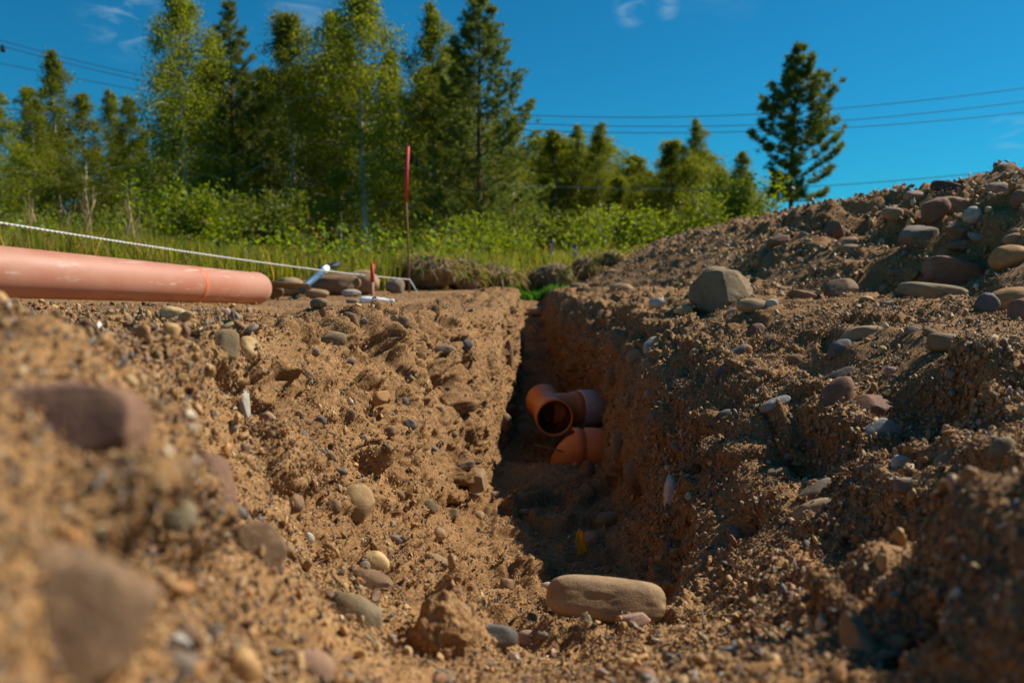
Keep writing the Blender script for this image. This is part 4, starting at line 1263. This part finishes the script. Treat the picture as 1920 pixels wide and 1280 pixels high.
# scoop blade
bl = Acc(); nv = []
bdir = Vector((-.95, -.28, .02)).normalized(); bsd = bdir.cross(Vector((0, 0, 1))).normalized(); bup = bsd.cross(bdir)
nu, nw = 12, 9
for lay in (0, 1):
    for i in range(nu):
        u_ = i / (nu - 1)
        for j in range(nw):
            w_ = (j / (nw - 1) - .5) * 2
            wid = .075 * (1 - .5 * max(u_ - .6, 0) ** 1.5 * 4)
            p = bdir * (u_ * .20) + bsd * (w_ * wid) + bup * (.028 * w_ * w_ - .010 + .012 * u_ - lay * .003)
            nv.append(tuple(p))
fq = []
off_ = nu * nw
for i in range(nu - 1):
    for j in range(nw - 1):
        a = i * nw + j
        fq.append((a, a + 1, a + nw + 1, a + nw)); fq.append((off_ + a, off_ + a + nw, off_ + a + nw + 1, off_ + a + 1))
for j in range(nw - 1):
    for a in (j, (nu - 1) * nw + j): fq.append((a, a + 1, off_ + a + 1, off_ + a))
for i in range(nu - 1):
    for a in (i * nw, i * nw + nw - 1): fq.append((a, a + nw, off_ + a + nw, off_ + a))
link('blade', mesh_np('blade', nv, np.array(fq), True, M_BLADE), sh).location = at(578, 539, 3.80) - o0

# ------------------------------------------------------------------ foliage builders
def leaf_cards(centres, size, seed, aspect=.55, up=.0, droop=None):
    r_ = np.random.default_rng(seed)
    n = len(centres)
    d1 = r_.normal(size=(n, 3))
    if droop is not None: d1[:, 2] -= droop
    d1 /= np.linalg.norm(d1, axis=1, keepdims=True)
    d2 = np.cross(d1, r_.normal(size=(n, 3))); d2 /= np.linalg.norm(d2, axis=1, keepdims=True) + 1e-9
    s = size * r_.uniform(.6, 1.4, (n, 1))
    V = np.stack([centres - d1 * s * .5, centres + d2 * s * aspect * .5 + d1 * s * .05, centres + d1 * s * .5, centres - d2 * s * aspect * .5 + d1 * s * .05], 1).reshape(-1, 3)
    F = np.arange(n * 4).reshape(n, 4)
    return V, F


def make_birch(seed, H, Rw, low=.2, nlimb=46, leaves=330, dens=1.0, leafsize=.070, cone=False):
    r_ = np.random.default_rng(seed)
    root = {'trunk': Acc(), 'limb': Acc()}
    bend = r_.uniform(-.25, .25, 2)
    def tp(t_): return Vector((bend[0] * math.sin(t_ * 3.0) * .8, bend[1] * math.sin(t_ * 2.4) * .8, H * t_))
    tr = [tp(i / 12) for i in range(13)]
    root['trunk'].tube(tr, [.012 * H * (1 - .93 * i / 12) + .006 for i in range(13)], 9)
    C = []
    for i in range(nlimb):
        t_ = low + (.985 - low) * (i + r_.random()) / nlimb
        az = i * 2.399 + r_.uniform(-.5, .5)
        u = (t_ - low) / (1 - low)
        env = (math.sin(math.pi * min(u * .62 + .30, 1.0)) ** .9) * (1 - u) ** .35
        if cone: env = min(1, .45 + u * 4) * (1 - u) ** .75
        Ln = Rw * env * r_.uniform(.45, 1.2) + .06
        el = R(55 - 25 * (1 - u)) + r_.uniform(-.2, .2)
        st = tp(t_)
        pts = [st]
        d_ = Vector((math.cos(az) * math.cos(el), math.sin(az) * math.cos(el), math.sin(el)))
        for k_ in range(5):
            pts.append(pts[-1] + d_ * Ln * .26)
            d_ = (d_ + Vector((math.cos(az) * .18, math.sin(az) * .18, -.34))).normalized()
        rb = .0045 * H * (1 - u * .7) * .45 + .004
        root['limb'].tube(pts, [rb * (1 - .15 * k_) for k_ in range(6)], 4)
        nclump = 5 + int(Ln * 4)
        for c in range(nclump):
            q = .25 + .75 * r_.random()
            ii = min(int(q * 5), 4); fr = q * 5 - ii
            p = np.array(pts[ii].lerp(pts[ii + 1], fr)) + r_.normal(size=3) * Ln * .13
            m = int(1.35 * leaves / nclump * r_.uniform(.5, 1.5) * dens)
            sp = r_.uniform(.10, .26) * (.5 + .5 * min(1, Ln / 1.3))
            cc = p + r_.normal(size=(m, 3)) * np.array([sp, sp, sp * .8])
            cc[:, 2] -= np.abs(r_.normal(size=m)) * sp * 1.3
            C.append(cc)
    C = np.vstack(C)
    V, F = leaf_cards(C, leafsize, seed + 1, .62, droop=.5)
    return [('trunk', root['trunk'].build('trunk', M_BARK_B)), ('branches', root['limb'].build('branches', M_BARK_B)), ('crown', mesh_np('crown', V, F, False, M_BIRCH))]


def make_pine(seed, H, Rw, low=.25, env=None, nwh=20, dead=True, sparse=1.0):
    r_ = np.random.default_rng(seed)
    tk, lb, dd_ = Acc(), Acc(), Acc()
    bend = r_.uniform(-.1, .1, 2)
    def tp(t_): return Vector((bend[0] * math.sin(t_ * 4), bend[1] * math.sin(t_ * 3), H * t_))
    tk.tube([tp(i / 12) for i in range(13)], [.0125 * H * (1 - .93 * i / 12) + .006 for i in range(13)], 9)
    C = []; D = []
    for w_i in range(nwh):
        t_ = low + (1 - low) * (w_i + .3 * r_.random()) / nwh
        nb = 5 if w_i < nwh - 3 else 3
        for b_i in range(nb):
            az = b_i * 2 * math.pi / nb + w_i * 1.1 + r_.uniform(-.3, .3)
            u = (t_ - low) / (1 - low)
            if env is not None:
                side_ = math.cos(az)
                e = np.interp(u, env[0], env[1] if side_ < 0 else env[2])
                Ln = e * (.35 + .65 * abs(side_)) * r_.uniform(.7, 1.1)
            else:
                Ln = Rw * (math.sin(math.pi * min(u * .55 + .38, 1)) ** .8) * (1 - u) ** .25 * r_.uniform(.6, 1.15) + .12
            el = R(8 + 45 * u) + r_.uniform(-.2, .15)
            d_ = Vector((math.cos(az) * math.cos(el), math.sin(az) * math.cos(el), math.sin(el)))
            pts = [tp(t_)]
            for k_ in range(5):
                pts.append(pts[-1] + d_ * Ln * .21)
                d_ = (d_ + Vector((0, 0, .16))).normalized()
            lb.tube(pts, [.0035 * H * (1 - .6 * u) * (1 - .16 * k_) * .6 + .003 for k_ in range(6)], 4)
            ncl = int((5 + Ln * 9) * sparse)
            for c in range(ncl):
                q = .30 + .70 * r_.random() ** .7
                ii = min(int(q * 5), 4)
                p = np.array(pts[ii].lerp(pts[ii + 1], q * 5 - ii)) + r_.normal(size=3) * np.array([.05, .05, .035])
                lat = r_.normal() * Ln * .20 * min(1, 1.5 - q)
                p = p + np.array([-math.sin(az), math.cos(az), .12]) * lat + np.array([0, 0, .10 * abs(lat)])
                m = 36
                dr = r_.normal(size=(m, 3)) * np.array([1, 1, .8]) + np.array([0, 0, .55])
                dr /= np.linalg.norm(dr, axis=1, keepdims=True)
                C.append(np.repeat(p[None], m, 0) + dr * r_.uniform(.02, .10, (m, 1))); D.append(dr)
    if dead:
        for i in range(10):
            t_ = r_.uniform(low * .35, low * 1.05)
            az = r_.uniform(0, 6.28)
            p0_ = tp(t_); Ln = r_.uniform(.3, .9) * Rw
            dv = Vector((math.cos(az), math.sin(az), r_.uniform(-.2, .3)))
            dd_.tube([p0_, p0_ + dv * Ln * .5, p0_ + dv * Ln + Vector((0, 0, -.08))], [.010, .007, .003], 4)
    C = np.vstack(C); D = np.vstack(D)
    n = len(C)
    d2 = np.cross(D, r_.normal(size=(n, 3))); d2 /= np.linalg.norm(d2, axis=1, keepdims=True) + 1e-9
    ln = r_.uniform(.09, .17, (n, 1)); wd = .008
    V = np.stack([C - D * ln * .5 - d2 * wd, C - D * ln * .5 + d2 * wd, C + D * ln * .5 + d2 * wd * .5, C + D * ln * .5 - d2 * wd * .5], 1).reshape(-1, 3)
    parts = [('trunk', tk.build('trunk', M_BARK_P)), ('branches', lb.build('branches', M_BARK_P)), ('crown', mesh_np('crown', V, np.arange(n * 4).reshape(n, 4), False, M_PINE))]
    if dead: parts.append(('dead_branches', dd_.build('dead_branches', M_TWIG)))
    return parts


def make_bush(seed, H, Rw, mat, n=5200, leaf=.06, stems=26, spread=.12):
    r_ = np.random.default_rng(seed)
    st = Acc(); C = []
    for i in range(stems):
        az = r_.uniform(0, 6.28); ln = H * r_.uniform(.6, 1.08); lean = r_.uniform(.02, .9) * Rw / H
        pts = []
        for k_ in range(5):
            q = k_ / 4
            pts.append(Vector((math.cos(az) * lean * ln * q ** 1.2 + .04 * r_.normal(), math.sin(az) * lean * ln * q ** 1.2 + .04 * r_.normal(), ln * q * (1 - .12 * lean * q))))
        st.tube(pts, [.010, .008, .006, .004, .002], 4)
        m = n // stems
        q = .12 + .88 * r_.random(m) ** .85
        ii = np.minimum((q * 4).astype(int), 3); fr = (q * 4 - ii)[:, None]
        P_ = np.array([tuple(x) for x in pts])
        c = P_[ii] * (1 - fr) + P_[ii + 1] * fr
        C.append(c + r_.normal(size=(m, 3)) * spread * (1.25 - .75 * q)[:, None])
    C = np.vstack(C); C[:, 2] = np.abs(C[:, 2])
    V, F = leaf_cards(C, leaf, seed + 3, .6)
    return [('stems', st.build('stems', M_TWIG)), ('foliage', mesh_np('foliage', V, F, False, mat))]


def stand(parts, name, loc, scale, rz, label, cat, group=None):
    e = empty(name, loc, rz)
    e.scale = scale
    tag(e, label, cat, group)
    for nm, me in parts:
        link(nm, me, e)
    return e


B = [make_birch(101, 9.0, 2.1, .22, 56, 480), make_birch(102, 9.0, 2.3, .07, 64, 440, cone=True), make_birch(103, 9.0, 1.6, .08, 52, 440), make_birch(104, 9.0, 2.4, .2, 64, 480), make_birch(105, 9.0, 1.8, .06, 60, 360, cone=True)]
PN = [make_pine(201, 9.0, 2.3, .16, nwh=26), make_pine(202, 9.0, 1.3, .26, sparse=.8)]

# px of the trunk, py of the top, depth m, width factor, kind
TREES = [
 (4, 165, 26, 1.0, 'b', 2, 'birch cut by the left edge of the picture'),
 (122, 92, 30, 1.05, 'b', 4, 'slender birch with a pointed top by the left wires'),
 (72, 160, 29, 1.0, 'b', 1, 'low birch standing between the edge tree and the pointed birch'),
 (168, 170, 31, 1.1, 'b', 2, 'bushy birch with rounded top behind the bright green bush row'),
 (215, 165, 32, .9, 'b', 4, 'thin birch between the pointed birch and the big forked birch'),
 (255, 178, 30, 1.0, 'b', 2, 'leaning birch with sparse side twigs beside the big forked birch'),
 (350, -35, 25, .95, 'b', 0, 'big birch with long pale trunk above the bright green bush'),
 (408, 60, 28, .9, 'b', 2, 'birch squeezed between the big pale-trunk birch and the slender pine'),
 (444, 5, 26.5, 1.0, 'p', 1, 'slender pine with bare red upper trunk between two big birches'),
 (545, 22, 26, 1.0, 'b', 3, 'dense dark birch with rounded head left of the tall rod'),
 (505, 120, 29, 1.0, 'b', 1, 'dark birch filling the gap beside the slender pine'),
 (636, 18, 27, .95, 'b', 1, 'tall birch with thin white stem near the stake'),
 (693, -30, 25, 1.05, 'b', 0, 'tallest birch with a clear white trunk next to the red rod'),
 (740, 90, 29, .9, 'b', 2, 'birch behind the red rod tip'),
 (815, 0, 26, .95, 'b', 4, 'pointed birch just beyond the red rod'),
 (900, 2, 25, 1.05, 'p', 0, 'broad tall pine at the end of the dense row'),
 (850, 85, 30, 1.0, 'b', 1, 'birch half hidden behind the broad tall pine'),
 (965, 225, 30, 1.0, 'b', 2, 'low birch under the outer boughs of the broad pine'),
 (1035, 240, 36, 1.15, 'b', 4, 'first small birch after the broad pine'),
 (1080, 232, 37, 1.05, 'b', 2, 'second small birch after the broad pine'),
 (1126, 228, 36, 1.1, 'b', 4, 'small birch with the sharpest tip among the distant group'),
 (1190, 290, 38, 1.2, 'b', 1, 'lowest birch in the dip of the distant treeline'),
 (1252, 262, 36, 1.2, 'b', 3, 'round-headed birch after the dip of the distant treeline'),
 (1302, 220, 35, 1.0, 'b', 4, 'birch with a bare wispy tip over the distant treeline'),
 (1384, 282, 33, 1.15, 'b', 2, 'short birch standing next to the lone pine'),
 (1160, 330, 34, 1.1, 'b', 1, 'low bushy birch in front of the distant dip'),
]
for i, (px, pt, d, wf, kd, vi, lab) in enumerate(TREES):
    p = at(px, 524, d); top = at(px, pt, d)
    H_ = top.z
    s = H_ / 9.0
    parts = (B if kd == 'b' else PN)[vi]
    stand(parts, 'birch_tree' if kd == 'b' else 'pine_tree', (p.x, p.y, -.02), (s * wf * (1.75 if s < .75 else 1.05), s * wf, s), i * 1.37, lab, 'tree', 'birches of the treeline' if kd == 'b' else None)
# the wood behind them
r_ = random.Random(4)
for i in range(22):
    px = -60 + i * 47 + r_.uniform(-15, 15)
    pt = np.interp(px, [0, 250, 400, 700, 900, 1000], [240, 260, 130, 110, 150, 320]) + r_.uniform(-20, 30)
    d = r_.uniform(34, 42)
    p = at(px, 524, d); H_ = at(px, pt, d).z; s = H_ / 9
    stand(B[[1, 3, 2][i % 3]], 'birch_tree', (p.x, p.y, -.02), (s * 1.1, s * 1.1, s), i * 2.1, 'birch of the dense dark wood behind the front row', 'tree', 'birches of the wood behind')

r_ = random.Random(8)
for i in range(15):
    px = 985 + i * 29 + r_.uniform(-8, 8)
    pt = np.interp(px, [980, 1120, 1190, 1260, 1310, 1400], [262, 262, 318, 285, 285, 340]) + r_.uniform(-12, 26)
    d = r_.uniform(38, 43)
    p = at(px, 524, d); H_ = at(px, pt, d).z; s = H_ / 9
    stand(B[[2, 1, 0][i % 3]], 'birch_tree', (p.x, p.y, -.02), (s * 2.1, s * 1.7, s), i * 1.7, 'birch in the distant low treeline beyond the trench', 'tree', 'birches of the distant low treeline')

# lone pine
d = 25.0
p = at(1482, 524, d); H_ = at(1482, 82, d).z
mpx = d / FPX
env = ([0, .12, .28, .42, .55, .68, .80, .90, 1.0],
       [50*mpx, 62*mpx, 84*mpx, 80*mpx, 82*mpx, 66*mpx, 34*mpx, 20*mpx, 6*mpx],
       [60*mpx, 112*mpx, 92*mpx, 118*mpx, 100*mpx, 72*mpx, 46*mpx, 30*mpx, 10*mpx])
lone = make_pine(303, H_, 1.6, .33, env=env, nwh=14, sparse=1.9)
stand(lone, 'pine_tree', (p.x, p.y, -.02), (1, 1, 1), 0, 'lone dark pine standing against the sky over the spoil heap', 'tree')

# bushes
BG = [make_bush(401, 1.5, 1.0, M_BUSH), make_bush(402, 1.2, .9, M_BUSH, 4200, .05), make_bush(403, 1.5, .9, M_DBUSH), make_bush(404, 1.9, .6, M_BUSH, 5200, .055, 30), make_bush(405, .9, .9, M_BUSH, 3600, .045)]
BUSH = [
 (350, 345, 12, 1.1, 0, 'bright yellow-green bush under the big pale-trunk birch'),
 (300, 380, 13, .9, 1, 'smaller bright bush beside the yellow-green bush'),
 (430, 370, 16, 1.0, 2, 'dark shrub after the bright yellow-green bush'),
 (495, 360, 14, 1.0, 2, 'dark willow shrub in front of the dense dark birch'),
 (560, 440, 14, .8, 1, 'light green shrub between dark willow and rod'),
 (625, 458, 13, .8, 4, 'low shrub before the white birch stem'),
 (200, 395, 16, 1.1, 2, 'dark shrub behind the dry weeds'),
 (90, 400, 15, 1.0, 1, 'light shrub at the left end of the weeds'),
 (20, 385, 17, 1.0, 2, 'dark shrub at the picture edge'),
 (890, 400, 16, 1.0, 0, 'bright bush at the foot of the broad pine'),
 (845, 425, 14, 1.0, 4, 'low bush just beyond the tall rod'),
 (950, 420, 17, 1.1, 1, 'light green bush beside the broad pine'),
 (1020, 395, 20, 1.0, 2, 'dark bush below the first distant birch'),
 (1085, 400, 20, 1.1, 1, 'light bush below the distant birches'),
 (1150, 392, 22, 1.2, 2, 'dark bush under the lowest birch'),
 (1210, 388, 22, 1.3, 1, 'light bush close to the start of the spoil heap crest'),
 (1265, 395, 22, 1.1, 3, 'upright bright bush below the round-headed birch'),
 (1330, 360, 22, 1.0, 3, 'upright bright bush left of the short birch'),
 (1378, 335, 24, 1.25, 3, 'large bright bush in front of the short birch'),
 (1410, 400, 22, .9, 0, 'rounded bush nearest the lone pine trunk'),
 (740, 462, 15, .8, 4, 'low green bush right behind the tall rod'),
]
for i, (px, pt, d, wf, vi, lab) in enumerate(BUSH):
    p = at(px, 524, d); H_ = at(px, pt, d).z
    h0 = [1.5, 1.2, 1.5, 1.9, .9][vi]
    s = H_ / h0
    stand(BG[vi], 'bush', (p.x, p.y, -.02), (s * wf * 1.25, s * wf * 1.1, s), i * 1.9, lab, 'bush', 'bushes along the wood')

# dark undergrowth under the wood (one mass)
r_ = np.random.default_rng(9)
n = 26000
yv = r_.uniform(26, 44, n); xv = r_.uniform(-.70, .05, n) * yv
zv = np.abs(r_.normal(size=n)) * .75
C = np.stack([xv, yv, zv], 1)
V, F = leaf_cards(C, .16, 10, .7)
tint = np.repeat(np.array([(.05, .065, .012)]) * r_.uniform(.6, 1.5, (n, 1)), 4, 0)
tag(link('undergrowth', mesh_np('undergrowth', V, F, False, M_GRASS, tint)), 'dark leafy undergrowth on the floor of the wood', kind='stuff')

# ------------------------------------------------------------------ grass and weeds (uncountable)
def blades(xy, h, wd, seed, zb, cols_, lean=.35):
    r_ = np.random.default_rng(seed)
    n = len(xy)
    az = r_.uniform(0, 6.28, n); ln = np.abs(r_.normal(size=n)) * lean
    ax_ = np.stack([np.cos(az), np.sin(az)], 1)
    fa = r_.uniform(0, 3.14, n); fx = np.stack([np.cos(fa), np.sin(fa), np.zeros(n)], 1)
    lv = []
    for k_, (q, wq) in enumerate([(0, 1), (.4, .9), (.75, .6), (1, 0.08)]):
        c = np.stack([xy[:, 0] + ax_[:, 0] * ln * h * q * q, xy[:, 1] + ax_[:, 1] * ln * h * q * q, zb + h * (q - .25 * ln * q * q)], 1)
        lv.append(c - fx * (wd * wq * .5)[:, None]); lv.append(c + fx * (wd * wq * .5)[:, None])
    V = np.stack(lv, 1).reshape(-1, 3)
    b0 = (np.arange(n) * 8)[:, None]
    F = np.concatenate([b0 + np.array([[k_, k_ + 1, k_ + 3, k_ + 2]]) for k_ in (0, 2, 4)])
    T = np.repeat(cols_, 8, 0)
    return V, F, T


def belt_start(x, y):
    pxs = 960 + x / y * FPX
    return np.interp(pxs, [0, 500, 640, 760, 860, 1000, 1150, 1250, 1500], [4.6, 4.9, 5.6, 6.2, 6.8, 7.6, 7.3, 7.8, 8.5])


r_ = np.random.default_rng(21)
n = 120000
yv = 4.5 + (r_.random(n) ** 1.7) * 22
xv = r_.uniform(-.72, .50, n) * yv
keep = yv > belt_start(xv, yv) + r_.normal(size=n) * .12
xv, yv = xv[keep], yv[keep]; n = len(xv)
clump = fbm(np.stack([xv, yv, 0 * xv], 1), .9, 3, 5)
pxs = 960 + xv / yv * FPX
hh_ = (.20 + .20 * r_.random(n) + .18 * np.clip(clump + .2, 0, 1)) * np.interp(pxs, [0, 600, 1000, 1300], [1.35, .95, .95, 1.0]) * np.interp(yv, [4.6, 7, 12, 26], [.8, .95, 1.2, 1.9])
dry = (r_.random(n) < np.interp(pxs, [0, 250, 500, 1000, 1300], [.26, .2, .1, .14, .18]))
cl = np.where(dry[:, None], np.array([(.34, .26, .09)]), np.array([(.165, .190, .018)])) * r_.uniform(.6, 1.35, (n, 1))
cl[:, 0] *= r_.uniform(.85, 1.35, n)
V, F, T = blades(np.stack([xv, yv], 1), hh_, .0055 + .0013 * yv * .55, 31, -.01, cl)
tag(link('grass', mesh_np('grass', V, F, False, M_GRASS, T)), 'tall green and straw-coloured meadow grass beyond the dig', kind='stuff')
# leafy weeds
n = 78000
yv = 4.8 + (r_.random(n) ** 1.4) * 20
xv = r_.uniform(-.72, .50, n) * yv
keep = yv > belt_start(xv, yv) + .25
xv, yv = xv[keep], yv[keep]; n = len(xv)
cl_ = fbm(np.stack([xv, yv, 0 * xv], 1), 1.1, 2, 15)
zv = r_.random(n) * (.18 + .55 * np.clip(cl_ + .25, 0, 1)) * np.interp(yv, [4.6, 7, 12, 26], [.8, 1, 1.4, 2.2])
V, F = leaf_cards(np.stack([xv, yv, zv], 1), .05, 33, .55)
wc = np.where((r_.random(n) < .15)[:, None], np.array([(.20, .11, .03)]), np.array([(.140, .185, .014)])) * r_.uniform(.6, 1.4, (n, 1))
tag(link('weeds', mesh_np('weeds', V, F, False, M_GRASS, np.repeat(wc, 4, 0))), 'leafy green weeds mixed into the meadow edge', kind='stuff')

# green patch at the far mouth of the trench
n = 5000
xv = .17 + r_.normal(size=n) * .12; yv = 6.75 + r_.random(n) * .9
zb = np.array([drop(a, b_, 0) for a, b_ in zip(xv, yv)])
V, F, T = blades(np.stack([xv, yv], 1), r_.uniform(.02, .07, n), np.full(n, .008), 35, zb - .004, np.array([(.06, .17, .02)]) * r_.uniform(.6, 1.3, (n, 1)))
tag(link('short_grass', mesh_np('short_grass', V, F, False, M_GRASS, T)), 'short green grass at the far mouth of the trench', kind='stuff')

# weeds with dry stalks at the left
DRY = [(40, 430, 400, 7.5), (85, 470, 385, 7.2), (150, 470, 372, 8.0), (178, 450, 352, 8.2), (258, 470, 372, 7.8), (120, 470, 395, 7.0), (225, 480, 405, 7.4)]
for i, (px, pb, pt, d) in enumerate(DRY):
    p = at(px, 524, d); H_ = at(px, pt, d).z
    r2 = random.Random(i)
    e = empty('dry_stalk', (p.x, p.y, -.01))
    tag(e, ['dry straw stalk at the far left end of the weeds', 'dry bent stalk beside the leftmost stalk', 'tan dead stalk under the pointed birch',
            'tall pale dead stalk with bare side twigs', 'lone dead stalk nearest the yellow-green bush', 'short dry stalk in front of the tan dead stalk', 'short reddish dry stalk behind the guide string'][i], 'weed', 'dry stalks among the weeds')
    lx = r2.uniform(-.15, .2)
    P_ = [Vector((lx * q * q, 0, H_ * q)) for q in (0, .3, .6, .85, 1)]
    link('stem', tube_me('stem', P_, [.015, .014, .012, .009, .006], M_STRAW, 6), e)
    tw = Acc()
    for k_ in range(7):
        q = .45 + .08 * k_
        s_ = Vector((lx * q * q, 0, H_ * q)); az = r2.uniform(0, 6.28)
        tw.tube([s_, s_ + Vector((math.cos(az) * .06, math.sin(az) * .06, .10)), s_ + Vector((math.cos(az) * .08, math.sin(az) * .08, .2))], [.004, .003, .002], 4)
    link('twigs', tw.build('twigs', M_STRAW), e)

# lupines
LUP = [(280, 472, 6.2, 'purple lupine spike just above the faded pipe'), (312, 484, 6.0, 'lower purple lupine beside the humped tan boulder'),
       (466, 478, 6.8, 'faint purple lupine behind the pipe end'), (1035, 462, 9.5, 'purple lupine in the grass beyond the trench'), (1078, 470, 9.0, 'small purple lupine right of the trench line')]
for (px, pt, d, lab) in LUP:
    p = at(px, 524, d); H_ = max(at(px, pt - 12, d).z, .2)
    e = empty('lupine', (p.x, p.y, 0)); tag(e, lab, 'flower', 'lupines in the meadow')
    link('stem', tube_me('stem', [Vector((0, 0, 0)), Vector((.01, 0, H_ * .7)), Vector((0, 0, H_))], [.004, .004, .003], M_BUSH, 5), e)
    rr_ = np.random.default_rng(int(px))
    m = 90
    q = rr_.random(m); a = rr_.uniform(0, 6.28, m); rad_ = .020 * (1 - q * .7) + .004
    C = np.stack([np.cos(a) * rad_, np.sin(a) * rad_, H_ * .68 + q * H_ * .34], 1)
    V, F = leaf_cards(C, .022, int(px), .8)
    link('petals', mesh_np('petals', V, F, False, M_PURPLE), e)

# ------------------------------------------------------------------ turf clods at the meadow edge
CLOD = [(800, 512, 120, 60, 6.3, 'shaggy turf clod behind the foot of the tall rod'), (868, 520, 70, 62, 6.6, 'upright turf clod with hanging straw after the rod'),
        (925, 530, 95, 48, 6.9, 'long dark peat clod left of the trench end'), (985, 540, 60, 34, 7.3, 'small grey peat clod at the trench end'),
        (1035, 536, 80, 50, 7.1, 'pale grey peat clod right beyond the trench'), (1102, 540, 64, 46, 6.6, 'brown peat clod between trench and spoil heap'),
        (1150, 545, 60, 30, 6.2, 'low brown clod joining the spoil heap'), (745, 520, 50, 36, 6.6, 'small straw-covered clod behind the grey-tan boulder')]
for i, (px, py, wp, hp, d, lab) in enumerate(CLOD):
    c = at(px, py, d); sx = wp / FPX * d; sz = hp / FPX * d
    v, f = ICO[4]
    u = v * (1 + .30 * fbm(v + i * 9, 1.6, 3, 60 + i) + .12 * fbm(v + i * 5, 6, 2, 80 + i))[:, None] * np.array([sx * .9, sx * .55, sz * .95]) * .52 * (1 + .10 * fbm(v + i, 14, 2, 99 + i))[:, None]
    zg = drop(c.x, c.y)
    e = empty('turf_clod', (c.x, c.y, zg)); tag(e, lab, 'turf clod', 'turf clods along the meadow edge')
    cz = max(c.z - zg, sz * .38)
    link('soil', mesh_np('soil', u + np.array([0, 0, cz]), f, True, M_PEAT), e)
    rr_ = np.random.default_rng(500 + i)
    m = 900 if i < 4 or i == 7 else 300
    k_ = rr_.choice(len(u), m); k_ = k_[v[k_, 2] > -.1]; m = len(k_)
    P_ = u[k_] + np.array([0, 0, cz])
    dv = v[k_] * np.array([1, 1, .3]) + rr_.normal(size=(m, 3)) * .4 + np.array([0, 0, -.1]); dv /= np.linalg.norm(dv, axis=1, keepdims=True)
    ln = rr_.uniform(.04, .15, (m, 1)); sd_ = np.cross(dv, rr_.normal(size=(m, 3))); sd_ /= np.linalg.norm(sd_, axis=1, keepdims=True)
    wd = .0035
    tip = P_ + dv * ln + np.array([0, 0, -1]) * ln * .45
    mid_ = P_ + dv * ln * .55
    V = np.stack([P_ - sd_ * wd, P_ + sd_ * wd, mid_ + sd_ * wd, mid_ - sd_ * wd, tip + sd_ * wd * .3, tip - sd_ * wd * .3], 1).reshape(-1, 3)
    b0 = (np.arange(m) * 6)[:, None]
    F = np.concatenate([b0 + np.array([[0, 1, 2, 3]]), b0 + np.array([[3, 2, 4, 5]])])
    tn = np.repeat(np.where((rr_.random(m) < .35)[:, None], np.array([(.14, .19, .02)]), np.array([(.30, .21, .11)])) * rr_.uniform(.5, 1.3, (m, 1)), 6, 0)
    o = link('straw', mesh_np('straw', V, F, False, M_GRASS, tn), e)
    o['kind'] = 'stuff'

# ------------------------------------------------------------------ power lines
WD = 33.0
WIRES = [
 ([(-500, -60), (0, 76), (240, 141), (600, 195), (1010, 219), (1280, 222), (1560, 207), (1920, 168), (2500, 70)], 'topmost of the power cables crossing the sky'),
 ([(-500, -50), (0, 86), (240, 150), (600, 207), (1010, 235), (1280, 239), (1560, 231), (1920, 193), (2500, 100)], 'middle one of the upper power cables'),
 ([(-500, 20), (0, 118), (240, 168), (600, 222), (1010, 247), (1280, 251), (1600, 241), (1920, 213), (2500, 130)], 'third power cable down, just below the middle one'),
 ([(-500, 120), (0, 203), (150, 222), (500, 300), (935, 349), (1340, 357), (1560, 350), (1920, 318), (2500, 230)], 'lowest single power cable passing behind the lone pine'),
]
for (pp, lab) in WIRES:
    xs = [q[0] for q in pp]; yv_ = [q[1] for q in pp]
    xx = np.linspace(xs[0], xs[-1], 70)
    yy_ = np.interp(xx, xs, yv_)
    for _ in range(12):
        yy_[1:-1] = (yy_[:-2] + 2 * yy_[1:-1] + yy_[2:]) / 4
    dep = 28.5 if 'lowest' in lab else WD
    P_ = [at(a, b_, dep) for a, b_ in zip(xx, yy_)]
    o = link('power_line', tube_me('power_line', [q - P_[0] for q in P_], [.015] * len(P_), M_WIRE, 6), loc=P_[0])
    tag(o, lab, 'power line', 'power cables crossing the sky')
    if 'topmost' in lab:
        q0 = at(5, 84, WD) - P_[0]
        link('insulator', revolve_me('insulator', [(.02, 0), (.09, -.05), (.05, -.09), (.12, -.14), (.06, -.19), (.12, -.24), (.05, -.30), (.01, -.31)], M_NAVY, 14, q0, (0, 0, 1)), o)
